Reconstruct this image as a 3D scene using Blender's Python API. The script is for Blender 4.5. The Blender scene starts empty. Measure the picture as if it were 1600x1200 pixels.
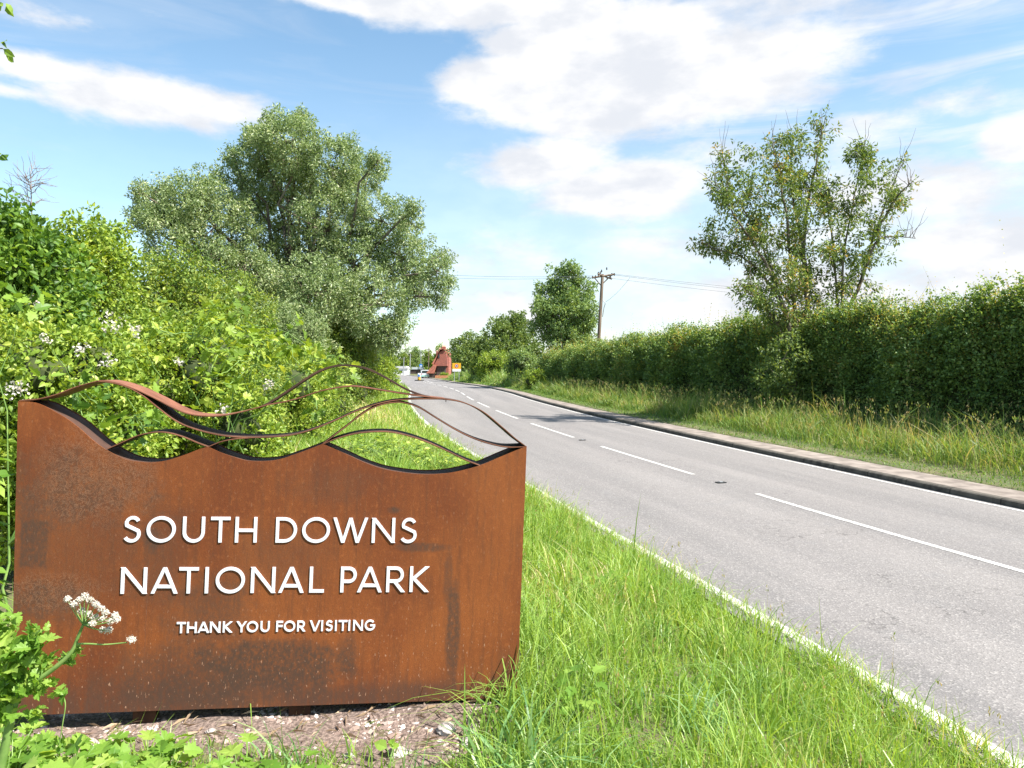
import bpy, math, numpy as np
from mathutils import Vector, Matrix
from math import radians, sin, cos, pi
rng = np.random.default_rng(7)
SC = bpy.context.scene
COL = SC.collection

# ------------------------------------------------------------------ camera
F = 1150.0; YH = 580.0; CH = 1.6          # focal length and horizon in photo pixels, eye height
cam = bpy.data.cameras.new("camera"); co = bpy.data.objects.new("camera", cam); COL.objects.link(co)
co.location = (0, 0, CH); co.rotation_euler = (pi / 2, 0, 0)
cam.sensor_width = 36; cam.lens = 36 * F / 1600; cam.shift_y = -(600 - YH) / 1600
cam.clip_start = 0.05; cam.clip_end = 6000
SC.camera = co
SC.view_settings.view_transform = 'Standard'; SC.view_settings.look = 'None'
SC.view_settings.exposure = 1.35; SC.view_settings.gamma = 1
SC.view_settings.use_curve_mapping = False

def P(px, py, Y):                            # a point of the place seen at photo pixel px, py, Y metres away
    return np.array([(px - 800) / F * Y, Y, CH + (YH - py) / F * Y])

# ------------------------------------------------------------------ sun and sky
SUN_AZ = math.atan2(0.92, -0.39); SUN_EL = radians(51)
sd = Vector((sin(SUN_AZ) * cos(SUN_EL), cos(SUN_AZ) * cos(SUN_EL), sin(SUN_EL)))
sl = bpy.data.lights.new("sun", 'SUN'); sl.energy = 4.6; sl.angle = radians(0.53); sl.color = (1.0, 0.955, 0.88)
so = bpy.data.objects.new("sun", sl); COL.objects.link(so)
so.rotation_euler = sd.to_track_quat('Z', 'Y').to_euler()

def N(nt, t, **kw):
    n = nt.nodes.new(t)
    for k, v in kw.items():
        if k.startswith('i_'):
            key = k[2:]; key = int(key) if key.isdigit() else key.replace('_', ' ')
            n.inputs[key].default_value = v
        else: setattr(n, k, v)
    return n
def LK(nt, a, b): nt.links.new(a, b)
def MATH(nt, op, a, b=None, c=None, clamp=False):
    n = nt.nodes.new('ShaderNodeMath'); n.operation = op; n.use_clamp = clamp
    for i, v in enumerate((a, b, c)):
        if v is None: continue
        if isinstance(v, (int, float)): n.inputs[i].default_value = v
        else: nt.links.new(v, n.inputs[i])
    return n.outputs[0]
def MAPR(nt, v, a, b, c=0.0, d=1.0, smooth=True):
    n = nt.nodes.new('ShaderNodeMapRange'); n.interpolation_type = 'SMOOTHSTEP' if smooth else 'LINEAR'
    n.inputs['From Min'].default_value = a; n.inputs['From Max'].default_value = b
    n.inputs['To Min'].default_value = c; n.inputs['To Max'].default_value = d
    nt.links.new(v, n.inputs['Value']); return n.outputs['Result']
def MIX(nt, fac, a, b, mode='MIX'):
    n = nt.nodes.new('ShaderNodeMix'); n.data_type = 'RGBA'; n.blend_type = mode
    for s, v in ((n.inputs[0], fac), (n.inputs[6], a), (n.inputs[7], b)):
        if isinstance(v, (int, float)): s.default_value = v
        elif isinstance(v, tuple): s.default_value = v if len(v) == 4 else (*v, 1)
        else: nt.links.new(v, s)
    return n.outputs[2]

W = bpy.data.worlds.new("World"); SC.world = W; W.use_nodes = True
nt = W.node_tree; nt.nodes.clear()
sky = N(nt, 'ShaderNodeTexSky', sky_type='NISHITA', sun_disc=False, sun_elevation=SUN_EL, sun_rotation=SUN_AZ,
        altitude=60, air_density=1.0, dust_density=0.6, ozone_density=1.6)
tc = N(nt, 'ShaderNodeTexCoord')
sep = N(nt, 'ShaderNodeSeparateXYZ'); LK(nt, tc.outputs['Generated'], sep.inputs[0])
az = MATH(nt, 'ARCTAN2', sep.outputs[0], sep.outputs[1])
el = MATH(nt, 'ARCSINE', sep.outputs[2])
# warp the directions a little so that the clouds have torn edges
nz = N(nt, 'ShaderNodeTexNoise', i_Scale=5.0, i_Detail=7.0, i_Roughness=0.6); LK(nt, tc.outputs['Generated'], nz.inputs['Vector'])
cmb = N(nt, 'ShaderNodeCombineXYZ'); LK(nt, az, cmb.inputs[0]); LK(nt, MATH(nt, 'MULTIPLY', el, 2.2), cmb.inputs[1])
n2 = N(nt, 'ShaderNodeTexNoise', i_Scale=8.5, i_Detail=10.0, i_Roughness=0.64, i_Distortion=0.1); LK(nt, cmb.outputs[0], n2.inputs['Vector'])
n3 = N(nt, 'ShaderNodeTexNoise', i_Scale=2.6, i_Detail=8.0, i_Roughness=0.58, i_Distortion=0.8)
mp = N(nt, 'ShaderNodeMapping'); mp.inputs['Rotation'].default_value = (0, 0, -0.25); mp.inputs['Scale'].default_value = (1.2, 3.4, 1)
LK(nt, cmb.outputs[0], mp.inputs[0]); LK(nt, mp.outputs[0], n3.inputs['Vector'])
def ang(px, py):
    a = math.atan2(px - 800, F); e = math.atan2(580 - py, math.hypot(F, px - 800)); return a, e
CL = [(560, 0, 160, 30, 1), (760, 5, 220, 52, 1.2), (930, 60, 210, 62, 1.3), (800, 130, 130, 55, 1.1), (960, 130, 250, 85, 1.6), (1130, 110, 230, 80, 1.1),
      (1270, 75, 90, 26, .75), (230, 160, 190, 46, 1.1), (330, 172, 110, 40, .9), (80, 112, 140, 30, .9), (40, 145, 120, 18, .6), (960, 300, 150, 50, 1.15), (850, 255, 130, 50, 1.0),
      (1010, 280, 110, 40, 1.0), (1590, 220, 80, 40, 1.2), (1120, 240, 160, 40, .5), (1480, 160, 220, 50, .42), (1450, 300, 300, 90, .72), (1150, 380, 380, 60, .55), (1550, 400, 300, 110, .85), (1250, 460, 420, 90, .72),
      (1200, 5, 260, 40, .6), (60, 20, 150, 34, .58), (250, 25, 90, 20, .42), (780, 400, 180, 60, .52), (800, 480, 260, 60, .6), (1330, 210, 160, 60, .55), (740, 500, 120, 40, .5)]
tot = None
for px, py, rx, ry, st in CL:
    a0, e0 = ang(px, py); a1, _ = ang(px + rx, py); ra = (a1 - a0); _, e1 = ang(px, py - ry); re = e1 - e0
    dx = MATH(nt, 'MULTIPLY', MATH(nt, 'SUBTRACT', az, a0), 1 / ra); dy = MATH(nt, 'MULTIPLY', MATH(nt, 'SUBTRACT', el, e0), 1 / re)
    r2 = MATH(nt, 'ADD', MATH(nt, 'MULTIPLY', dx, dx), MATH(nt, 'MULTIPLY', dy, dy))
    v = MATH(nt, 'MULTIPLY', MATH(nt, 'POWER', 2.718, MATH(nt, 'MULTIPLY', r2, -1.0)), st)
    tot = v if tot is None else MATH(nt, 'MAXIMUM', tot, v) if st > .9 else MATH(nt, 'MAXIMUM', tot, v)
nn = MATH(nt, 'SUBTRACT', n2.outputs[0], 0.5)
dens = MATH(nt, 'ADD', tot, MATH(nt, 'MULTIPLY', nn, 1.15))
cum = MAPR(nt, dens, 0.28, 0.74)
# thin streaks, everywhere but stronger towards the right and the horizon
st_ = MAPR(nt, n3.outputs[0], 0.40, 0.72, 0, 0.6)
right = MAPR(nt, az, -0.25, 0.45, 0.3, 1.3)
cir = MATH(nt, 'MULTIPLY', st_, right)
low = MAPR(nt, el, 0.45, 0.0, 0, 0.66)
low = MATH(nt, 'MULTIPLY', low, MAPR(nt, az, -0.5, 0.2, 0.35, 1.0))
veil = MATH(nt, 'MAXIMUM', cir, low)
cov = MATH(nt, 'SUBTRACT', 1.0, MATH(nt, 'MULTIPLY', MATH(nt, 'SUBTRACT', 1.0, cum), MATH(nt, 'SUBTRACT', 1.0, veil)))
n4 = N(nt, 'ShaderNodeTexNoise', i_Scale=9.0, i_Detail=6.0, i_Roughness=0.55); LK(nt, cmb.outputs[0], n4.inputs['Vector'])
ccol = MIX(nt, MAPR(nt, n4.outputs[0], 0.35, 0.62), (3.85, 4.0, 4.3), (4.9, 4.9, 4.95))
skyc = MIX(nt, 1.0, sky.outputs[0], (1.08, 1.20, 1.12), 'MULTIPLY')
mixc = MIX(nt, cov, skyc, ccol)
bg = N(nt, 'ShaderNodeBackground', i_Strength=0.085); LK(nt, mixc, bg.inputs[0])
wo = N(nt, 'ShaderNodeOutputWorld'); LK(nt, bg.outputs[0], wo.inputs[0])

# ------------------------------------------------------------------ helpers
def tag(o, label=None, cat=None, group=None, kind=None):
    if label: o['label'] = label
    if cat: o['category'] = cat
    if group: o['group'] = group
    if kind: o['kind'] = kind
    return o
def empty(name, loc, label, cat, group=None):
    o = bpy.data.objects.new(name, None); COL.objects.link(o); o.location = tuple(float(c) for c in loc); o.empty_display_size = .2
    return tag(o, label, cat, group)
def link(name, me, mat, parent=None):
    o = bpy.data.objects.new(name, me); COL.objects.link(o)
    if mat: me.materials.append(mat)
    if parent is not None: o.parent = parent
    return o
def np_mesh(name, V, T, rnd=None, smooth=False):
    """V (n,3), T (m,k) faces of k corners"""
    me = bpy.data.meshes.new(name); V = np.ascontiguousarray(V, np.float32); T = np.ascontiguousarray(T, np.int32)
    k = T.shape[1]
    me.vertices.add(len(V)); me.vertices.foreach_set('co', V.ravel())
    me.loops.add(T.size); me.loops.foreach_set('vertex_index', T.ravel())
    me.polygons.add(len(T)); me.polygons.foreach_set('loop_start', np.arange(0, T.size, k, dtype=np.int32))
    me.polygons.foreach_set('use_smooth', np.full(len(T), bool(smooth)))
    if rnd is not None:
        a = me.attributes.new('rnd', 'FLOAT', 'POINT'); a.data.foreach_set('value', np.ascontiguousarray(rnd, np.float32))
    me.update(calc_edges=True)
    return me
def join(parts):
    V = []; T = []; R = []; o = 0
    for v, t, r in parts:
        V.append(v); T.append(t + o); R.append(r); o += len(v)
    return np.concatenate(V), np.concatenate(T), np.concatenate(R)
def unit(a): return a / np.maximum(np.linalg.norm(a, axis=-1, keepdims=True), 1e-9)
def rdir(n): return unit(rng.normal(size=(n, 3)))

# leaf outlines: along, across, out of plane
DIA = (np.array([[0, 0, 0], [.45, .5, .10], [1, 0, -.06], [.45, -.5, .10]]), np.array([[0, 2, 1], [0, 3, 2]]))
LEAF = (np.array([[0, 0, 0], [.38, 0, 0], [.72, 0, -.04], [1.05, 0, -.16], [.30, .46, .10], [.66, .40, .05], [.30, -.46, .10], [.66, -.40, .05]]),
        np.array([[0, 1, 4], [1, 5, 4], [1, 2, 5], [2, 3, 5], [0, 6, 1], [1, 6, 7], [1, 7, 2], [2, 7, 3]]))
def lobed():
    o = [(0, 0), (.02, .30), (.18, .26), (.22, .52), (.40, .36), (.62, .58), (.66, .26), (.82, .24), (1.05, 0)]
    o = o + [(a, -b) for a, b in o[-2:0:-1]]
    v = [[a, b, .16 * abs(b) - .10 * a * a] for a, b in o] + [[.35, 0, 0]]
    n = len(o); t = [[i, (i + 1) % n, n] for i in range(n)]
    return np.array(v), np.array(t)[:, [0, 2, 1]]
LOBE = lobed()
def lobed2():                                  # deeply cut, toothed leaf
    o = [(0, 0), (-.08, .22), (.06, .34), (.02, .50), (.16, .50), (.22, .62), (.34, .50), (.36, .30), (.46, .42), (.56, .58), (.64, .44), (.76, .46), (.76, .30), (.70, .16), (.86, .22), (.94, .12), (1.08, 0)]
    o = o + [(a, -b) for a, b in o[-2:0:-1]]
    v = [[a, b, .22 * abs(b) - .16 * a * a + .03 * sin(9 * a + 5 * b)] for a, b in o] + [[.35, 0, -.02]]; n = len(o)
    return np.array(v), np.array([[i, (i + 1) % n, n] for i in range(n)])[:, [0, 2, 1]]
LOBE2 = lobed2()
def leaves(Pp, D, Nn, L, Wd, tpl=DIA, rnd=None):
    tv, tt = tpl; n = len(Pp); D = unit(D); B = unit(np.cross(Nn, D)); M = np.cross(D, B)
    L = np.broadcast_to(L, (n,)); Wd = np.broadcast_to(Wd, (n,))
    V = (Pp[:, None, :] + tv[None, :, 0:1] * (L[:, None, None] * D[:, None, :]) + tv[None, :, 1:2] * (Wd[:, None, None] * B[:, None, :])
         + tv[None, :, 2:3] * (L[:, None, None] * M[:, None, :]))
    k = len(tv); T = tt[None] + (np.arange(n) * k)[:, None, None]
    if rnd is None: rnd = rng.random(n)
    return V.reshape(-1, 3), T.reshape(-1, 3), np.repeat(rnd, k)

def tubes(lst, sides=6):
    """lst of (points (k,3), radii (k,)) -> quads"""
    V = []; T = []; o = 0
    for pts, rad in lst:
        pts = np.asarray(pts, float); k = len(pts); rad = np.broadcast_to(rad, (k,))
        tg = unit(np.gradient(pts, axis=0)); ref = np.array([0, 0, 1.]) if abs(tg[:, 2]).mean() < .9 else np.array([1., 0, 0])
        a = unit(np.cross(tg, ref)); b = np.cross(tg, a)
        th = np.linspace(0, 2 * pi, sides, endpoint=False)
        ring = pts[:, None] + rad[:, None, None] * (np.cos(th)[None, :, None] * a[:, None] + np.sin(th)[None, :, None] * b[:, None])
        V.append(ring.reshape(-1, 3))
        i = np.arange(k - 1)[:, None] * sides; j = np.arange(sides)[None]; j2 = (j + 1) % sides
        T.append((np.stack([i + j, i + j2, i + sides + j2, i + sides + j], -1) + o).reshape(-1, 4)); o += k * sides
    return np.concatenate(V), np.concatenate(T)
def bend(a, b, k=6, sag=0.0, wob=0.0, up=0.0):
    t = np.linspace(0, 1, k)[:, None]; a = np.asarray(a, float); b = np.asarray(b, float)
    p = a * (1 - t) + b * t; L = np.linalg.norm(b - a)
    p = p + np.array([0, 0, 1.]) * (up * L * np.sin(pi * t)) + rng.normal(size=(k, 3)) * wob * L * np.sin(pi * t)
    return p

def new_mat(name):
    m = bpy.data.materials.new(name); m.use_nodes = True; nt = m.node_tree; nt.nodes.clear()
    out = nt.nodes.new('ShaderNodeOutputMaterial'); return m, nt, out
def ramp(nt, v, stops):
    r = nt.nodes.new('ShaderNodeValToRGB'); e = r.color_ramp.elements
    while len(e) < len(stops): e.new(0.5)
    for el_, (p, c) in zip(e, stops): el_.position = p; el_.color = (*c, 1)
    nt.links.new(v, r.inputs[0]); return r.outputs[0]
WARM = dict(leaf_lime=(1.32, 1.05, 1.4), leaf_mid=(1.3, 1.02, 1.4), leaf_hazel=(1.15, 1.0, 1.3), grass_blade=(1.08, 1.02, 1.4), tall_grass_blade=(1.05, 1.03, 1.2), leaf_hedge=(.96, 1.06, 1.3), leaf_hedge_tips=(1.12, 1, 1), leaf_dark=(1.15, 1, 1.1), leaf_weed=(1.12, 1, 1.3), leaf_far=(1.08, 1, 1.2))
GAIN = dict(leaf_lime=1.35, leaf_mid=1.5, leaf_hazel=1.35, leaf_willow=2.0, leaf_hedge=1.85, leaf_hedge_tips=2.2, leaf_ash=1.55, leaf_far=1.9, leaf_dark=1.7, grass_blade=1.35, tuft_blade=1.4, tall_grass_blade=1.15, leaf_weed=1.1)
def foliage_mat(name, stops, trans=0.35, rough=0.45, spec=0.35, nscale=0.6, var=0.35, tint=(1.65, 1.5, .6)):
    m, nt, out = new_mat(name)
    k_ = GAIN.get(name, 1.0); hu = WARM.get(name, (1, 1, 1)); stops = [(p_, tuple(min(q * k_ * w_, .9) for q, w_ in zip(c_, hu))) for p_, c_ in stops]
    at = N(nt, 'ShaderNodeAttribute', attribute_name='rnd')
    g = N(nt, 'ShaderNodeNewGeometry')
    nz = N(nt, 'ShaderNodeTexNoise', i_Scale=nscale, i_Detail=3.0); LK(nt, g.outputs['Position'], nz.inputs['Vector'])
    v = MATH(nt, 'ADD', at.outputs['Fac'], MATH(nt, 'MULTIPLY', MATH(nt, 'SUBTRACT', nz.outputs[0], .5), var * 2), clamp=True)
    c = ramp(nt, v, stops)
    p = N(nt, 'ShaderNodeBsdfPrincipled', i_Roughness=rough); LK(nt, c, p.inputs['Base Color']); p.inputs['Specular IOR Level'].default_value = spec
    t = N(nt, 'ShaderNodeBsdfTranslucent'); LK(nt, MIX(nt, 1.0, c, tint, 'MULTIPLY'), t.inputs[0])
    mx = N(nt, 'ShaderNodeMixShader', i_0=trans); LK(nt, p.outputs[0], mx.inputs[1]); LK(nt, t.outputs[0], mx.inputs[2])
    LK(nt, mx.outputs[0], out.inputs[0]); return m
def noise_mat(name, a, b, scale=5.0, rough=0.8, bump=0.0, stretch=(1, 1, 1), detail=6.0, lo=.35, hi=.65, spec=.3, metallic=0.0):
    m, nt, out = new_mat(name)
    t = N(nt, 'ShaderNodeTexCoord'); mp = N(nt, 'ShaderNodeMapping'); mp.inputs['Scale'].default_value = stretch
    LK(nt, t.outputs['Object'], mp.inputs[0]); nz = N(nt, 'ShaderNodeTexNoise', i_Scale=scale, i_Detail=detail); LK(nt, mp.outputs[0], nz.inputs['Vector'])
    c = MIX(nt, MAPR(nt, nz.outputs[0], lo, hi), a, b)
    p = N(nt, 'ShaderNodeBsdfPrincipled', i_Roughness=rough, i_Metallic=metallic); p.inputs['Specular IOR Level'].default_value = spec; LK(nt, c, p.inputs['Base Color'])
    if bump:
        bp = N(nt, 'ShaderNodeBump', i_Strength=bump, i_Distance=.02); LK(nt, nz.outputs[0], bp.inputs['Height']); LK(nt, bp.outputs[0], p.inputs['Normal'])
    LK(nt, p.outputs[0], out.inputs[0]); return m

M_stem = noise_mat('green_stem', (.12, .22, .05), (.22, .33, .09), 12, .5)
M_bark = noise_mat('bark', (.09, .07, .05), (.20, .17, .13), 6, .9, .4, (1, 1, .25))
M_twig = noise_mat('twig', (.10, .075, .05), (.18, .14, .10), 8, .85)
M_core = noise_mat('shade_core_fill', (.028, .042, .014), (.060, .075, .025), 9, 1.0, .5)  # dark colour of the added solid cores, standing for shade among leaves

# ------------------------------------------------------------------ road alignment
KS = np.array([-300, -30, 0, 4, 8, 13, 20, 30, 45, 70, 110, 130, 170, 200, 260, 1600.])
KH = np.array([-.19, -.19, -.2122, -.2357, -.2747, -.29, -.2458, -.1784, -.1195, -.1933, -.125, -.18, -.20, -.32, -.40, -.40])
KZ = np.array([-.5, -.5, -.472, -.484, -.475, -.359, -.204, -.04, .134, .205, .06, .0, .12, .45, 1.0, 3.0])
DS = .25; SS = np.arange(-300, 1600 + DS, DS)
_h = np.interp(SS, KS, KH); _z = np.interp(SS, KS, KZ)
_k = np.ones(17) / 17; _z = np.convolve(np.pad(_z, 8, 'edge'), _k, 'valid')
i0 = int(np.argmin(abs(SS)))
_x = np.cumsum(np.sin(_h)) * DS; _x = _x - _x[i0] + 6.397
_y = np.cumsum(np.cos(_h)) * DS; _y = _y - _y[i0] + 2.359
def road(s, d, up=0.0):
    s = np.asarray(s, float); d = np.asarray(d, float)
    x = np.interp(s, SS, _x); y = np.interp(s, SS, _y); h = np.interp(s, SS, _h); z = np.interp(s, SS, _z)
    return np.stack([x + d * np.cos(h), y - d * np.sin(h), z + .04 * np.maximum(1 - (d / 3.3) ** 2, 0) + up + 0 * d], -1)
def sd_of(x, y):
    x = np.asarray(x, float); y = np.asarray(y, float); s = np.interp(y, _y, SS)
    for _ in range(3):
        px = np.interp(s, SS, _x); py = np.interp(s, SS, _y); h = np.interp(s, SS, _h)
        s = s + (x - px) * np.sin(h) + (y - py) * np.cos(h)
    px = np.interp(s, SS, _x); py = np.interp(s, SS, _y); h = np.interp(s, SS, _h)
    return s, (x - px) * np.cos(h) - (y - py) * np.sin(h)
def sstep(t): t = np.clip(t, 0, 1); return t * t * (3 - 2 * t)
def lump(x, y): return .5 * np.sin(x * 2.3 + 1.1 * np.sin(y * 1.7)) + .5 * np.sin(y * 2.9 + x * .9 + 2) + .3 * np.sin(x * 6.1 + y * 4.7)
def gz_sd(s, d, x, y):
    zr = np.interp(s, SS, _z)
    a = np.interp(s, [0, 10, 30, 60], [.475, .46, .3, .2])
    zl = zr - .03 + a * sstep((-d - 3.36) / 3.0) + .12 * sstep((-d - 9) / 4) + .02 * lump(x, y) * sstep((-d - 3.5) / .8)
    zr2 = zr - .08 + .185 * sstep((d - 4.00) / .3) + .16 * sstep((d - 4.6) / 4) + .02 * lump(x, y) * sstep((d - 4.7) / .8)
    return np.where(d < 0, zl, zr2)
def gz(x, y):
    s, d = sd_of(x, y); return gz_sd(s, d, x, y)

# ------------------------------------------------------------------ ground sheet
def grid(pts):
    n, m = pts.shape[:2]; i = np.arange(n - 1)[:, None] * m; j = np.arange(m - 1)[None]
    return pts.reshape(-1, 3), np.stack([i + j, i + j + 1, i + m + j + 1, i + m + j], -1).reshape(-1, 4)
sv = np.concatenate([[-300, -150, -80, -50, -30, -20, -14, -10, -8], np.arange(-6, 30, .3), np.arange(30, 80, 1.), np.arange(80, 260, 3.), [270, 300, 350, 450, 600, 800, 1100, 1500]])
dv = np.concatenate([-np.array([40, 30, 22, 16, 13, 11]), np.arange(-10, -3.2, .2), [-3., -1.5, 0, 1.5, 3, 3.5, 3.8, 3.95, 4, 4.05, 4.1, 4.15, 4.2, 4.25, 4.3, 4.4, 4.6, 4.8], np.arange(5, 10, .3), [11, 13, 16, 22, 30, 40]])
Sg, Dg = np.meshgrid(sv, dv, indexing='ij'); G = road(Sg, Dg); G[..., 2] = gz_sd(Sg, Dg, G[..., 0], G[..., 1])
lo_ = np.stack([G[:, 0] + np.array([-e, 0, 0.]) for e in (1500, 400, 100)], 1); hi_ = np.stack([G[:, -1] + np.array([e, 0, 0.]) for e in (100, 400, 1500)], 1)
G = np.concatenate([lo_, G, hi_], 1)
V, T = grid(G)
m, nt, out = new_mat('verge_soil')
g = N(nt, 'ShaderNodeNewGeometry')
n1 = N(nt, 'ShaderNodeTexNoise', i_Scale=.9, i_Detail=8.0); n2_ = N(nt, 'ShaderNodeTexNoise', i_Scale=24.0, i_Detail=6.0)
LK(nt, g.outputs['Position'], n1.inputs['Vector']); LK(nt, g.outputs['Position'], n2_.inputs['Vector'])
c1 = MIX(nt, MAPR(nt, n1.outputs[0], .4, .62), (.075, .12, .025), (.17, .17, .06))
c2 = MIX(nt, MAPR(nt, n2_.outputs[0], .42, .6), c1, (.11, .085, .05))
p = N(nt, 'ShaderNodeBsdfPrincipled', i_Roughness=.95); LK(nt, c2, p.inputs['Base Color'])
bp = N(nt, 'ShaderNodeBump', i_Strength=.8, i_Distance=.03); LK(nt, n2_.outputs[0], bp.inputs['Height']); LK(nt, bp.outputs[0], p.inputs['Normal'])
LK(nt, p.outputs[0], out.inputs[0]); M_soil = m
tag(link('ground', np_mesh('ground', V, T[:, ::-1], smooth=True), M_soil), kind='structure')

# ------------------------------------------------------------------ road, markings, kerb, footway
srd = np.concatenate([[-300, -150, -80, -40, -20, -10], np.arange(-6, 60, .5), np.arange(60, 300, 2.), [320, 360, 420]])
def strip(d0, d1, n, up0=0.0, up1=None, s=srd):
    d = np.linspace(d0, d1, n); S_, D_ = np.meshgrid(s, d, indexing='ij')
    up = np.linspace(up0, up0 if up1 is None else up1, n)[None] + 0 * S_
    return grid(road(S_, D_, up))
m, nt, out = new_mat('asphalt')
g = N(nt, 'ShaderNodeNewGeometry')
def NZ(sc, det=4.0, rough=.5, vec=None, **k):
    n = N(nt, 'ShaderNodeTexNoise', i_Scale=sc, i_Detail=det, i_Roughness=rough, **k); LK(nt, vec or g.outputs['Position'], n.inputs['Vector']); return n.outputs[0]
big = NZ(.35, 5.0, .6); med = NZ(2.2, 6.0, .65); fine = NZ(95.0, 2.0, .7)
at = N(nt, 'ShaderNodeAttribute', attribute_name='rnd')      # distance across the carriageway
mpv = N(nt, 'ShaderNodeCombineXYZ'); LK(nt, at.outputs['Fac'], mpv.inputs[0])
sy = N(nt, 'ShaderNodeSeparateXYZ'); LK(nt, g.outputs['Position'], sy.inputs[0]); LK(nt, MATH(nt, 'MULTIPLY', sy.outputs[1], .05), mpv.inputs[1])
lane = NZ(1.15, 5.0, .6, mpv.outputs[0])
c = MIX(nt, MAPR(nt, lane, .32, .68), (.185, .172, .166), (.262, .241, .229))
c = MIX(nt, MAPR(nt, big, .38, .66, 0, .6), c, (.225, .205, .195))
c = MIX(nt, MAPR(nt, med, .52, .72, 0, .65), c, (.215, .203, .198))
trk = MATH(nt, 'COSINE', MATH(nt, 'MULTIPLY', MATH(nt, 'ADD', at.outputs['Fac'], -.1), 2 * pi / 1.65)); c = MIX(nt, MAPR(nt, trk, -.2, 1, 0, .22), c, (.15, .14, .138))
crk = N(nt, 'ShaderNodeTexVoronoi', i_Scale=.55, feature='DISTANCE_TO_EDGE'); wv = N(nt, 'ShaderNodeVectorMath', operation='ADD'); LK(nt, g.outputs['Position'], wv.inputs[0]); nv = N(nt, 'ShaderNodeTexNoise', i_Scale=3.0, i_Detail=6.0); LK(nt, g.outputs['Position'], nv.inputs['Vector']); LK(nt, nv.outputs['Color'], wv.inputs[1]); LK(nt, wv.outputs[0], crk.inputs['Vector'])
c = MIX(nt, MATH(nt, 'MULTIPLY', MAPR(nt, crk.outputs['Distance'], .009, .002), MAPR(nt, big, .50, .62, 0, .6)), c, (.06, .055, .052))
vor = N(nt, 'ShaderNodeTexVoronoi', i_Scale=70.0, feature='F1'); LK(nt, g.outputs['Position'], vor.inputs['Vector'])
c = MIX(nt, MAPR(nt, vor.outputs['Distance'], .0, .75, 0.0, .26), c, (.06, .057, .055))
sepc = N(nt, 'ShaderNodeSeparateColor'); LK(nt, vor.outputs['Color'], sepc.inputs[0])
c = MIX(nt, MAPR(nt, sepc.outputs[0], .72, 1.0, 0, .35), c, (.46, .43, .40))
c = MIX(nt, MAPR(nt, sepc.outputs[1], .80, 1.0, 0, .38), c, (.07, .068, .065))
p = N(nt, 'ShaderNodeBsdfPrincipled', i_Roughness=.82); LK(nt, c, p.inputs['Base Color']); p.inputs['Specular IOR Level'].default_value = .35
bp = N(nt, 'ShaderNodeBump', i_Strength=.45, i_Distance=.006); LK(nt, vor.outputs['Distance'], bp.inputs['Height']); LK(nt, bp.outputs[0], p.inputs['Normal'])
LK(nt, p.outputs[0], out.inputs[0]); M_asph = m
V, T = strip(-3.5, 3.3, 24); dd = np.tile(np.linspace(-3.5, 3.3, 24), len(srd))
tag(link('road', np_mesh('road', V, T[:, ::-1], dd, True), M_asph), kind='structure')

m, nt, out = new_mat('road_paint')
g = N(nt, 'ShaderNodeNewGeometry')
c = MIX(nt, MAPR(nt, NZ(30.0, 8.0, .75), .42, .58), (.30, .28, .26), (.68, .665, .63))
c = MIX(nt, MAPR(nt, NZ(2.0, 4.0, .6), .45, .65, 0, .35), c, (.42, .40, .36))
p = N(nt, 'ShaderNodeBsdfPrincipled', i_Roughness=.6); LK(nt, c, p.inputs['Base Color']); LK(nt, p.outputs[0], out.inputs[0]); M_paint = m
parts = []; o = 0
def addg(VT):
    global o
    parts.append((VT[0], VT[1] + o)); o += len(VT[0])
def sfrom(a, b): return np.unique(np.concatenate([[a, b], srd[(srd > a) & (srd < b)]]))
addg(strip(-3.36, -3.245, 2, .004, s=srd)); addg(strip(3.05, 3.15, 2, .004))
def s_at_y(y): return float(np.interp(y, _y, SS))
dash = [(1.0, 5.2), (7.0, 11.95)] + [(7.7 + 6.15 * k, 11.95 + 6.15 * k) for k in range(1, 30)]
for y0, y1 in dash:
    if y0 > 112: continue
    addg(strip(-.05, .05, 2, .004, s=sfrom(s_at_y(y0), s_at_y(y1))))
for k in range(6):                                                   # hatching ahead of the traffic island
    pass
addg(strip(.62, .72, 2, .004, s=sfrom(88, 119)))
V = np.concatenate([a for a, b in parts]); T = np.concatenate([b for a, b in parts])
tag(link('road_markings', np_mesh('road_markings', V, T[:, ::-1]), M_paint), kind='structure')

M_kerb = noise_mat('kerb_concrete', (.045, .040, .034), (.10, .09, .075), 7, .9, .5)
sk = srd; kerb = np.stack([road(sk, 0 * sk + 3.26, -.03), road(sk, 0 * sk + 3.275, .08), road(sk, 0 * sk + 3.30, .097), road(sk, 0 * sk + 3.42, .10), road(sk, 0 * sk + 3.42, -.05)], 1)
V, T = grid(kerb)
nt = M_kerb.node_tree; pk = [n for n in nt.nodes if n.type == 'BSDF_PRINCIPLED'][0]; src = pk.inputs['Base Color'].links[0].from_socket; atk = N(nt, 'ShaderNodeAttribute', attribute_name='rnd')
q_ = MATH(nt, 'DIVIDE', atk.outputs['Fac'], .915); jt = MAPR(nt, MATH(nt, 'ABSOLUTE', MATH(nt, 'SUBTRACT', MATH(nt, 'FRACT', q_), .5)), .485, .496); wn = N(nt, 'ShaderNodeTexWhiteNoise', noise_dimensions='1D'); LK(nt, MATH(nt, 'FLOOR', q_), wn.inputs['W'])
ck = MIX(nt, MATH(nt, 'MULTIPLY', wn.outputs[0], .5), src, (.16, .14, .115)); ck = MIX(nt, jt, ck, (.03, .026, .02)); LK(nt, ck, pk.inputs['Base Color'])
tag(link('kerb', np_mesh('kerb', V, T[:, ::-1], np.repeat(sk + 300.0, 5)), M_kerb), kind='structure')
M_foot = noise_mat('footway_asphalt', (.17, .14, .12), (.30, .255, .22), 3, .92, .04, lo=.3, hi=.7, detail=10.0)
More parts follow.
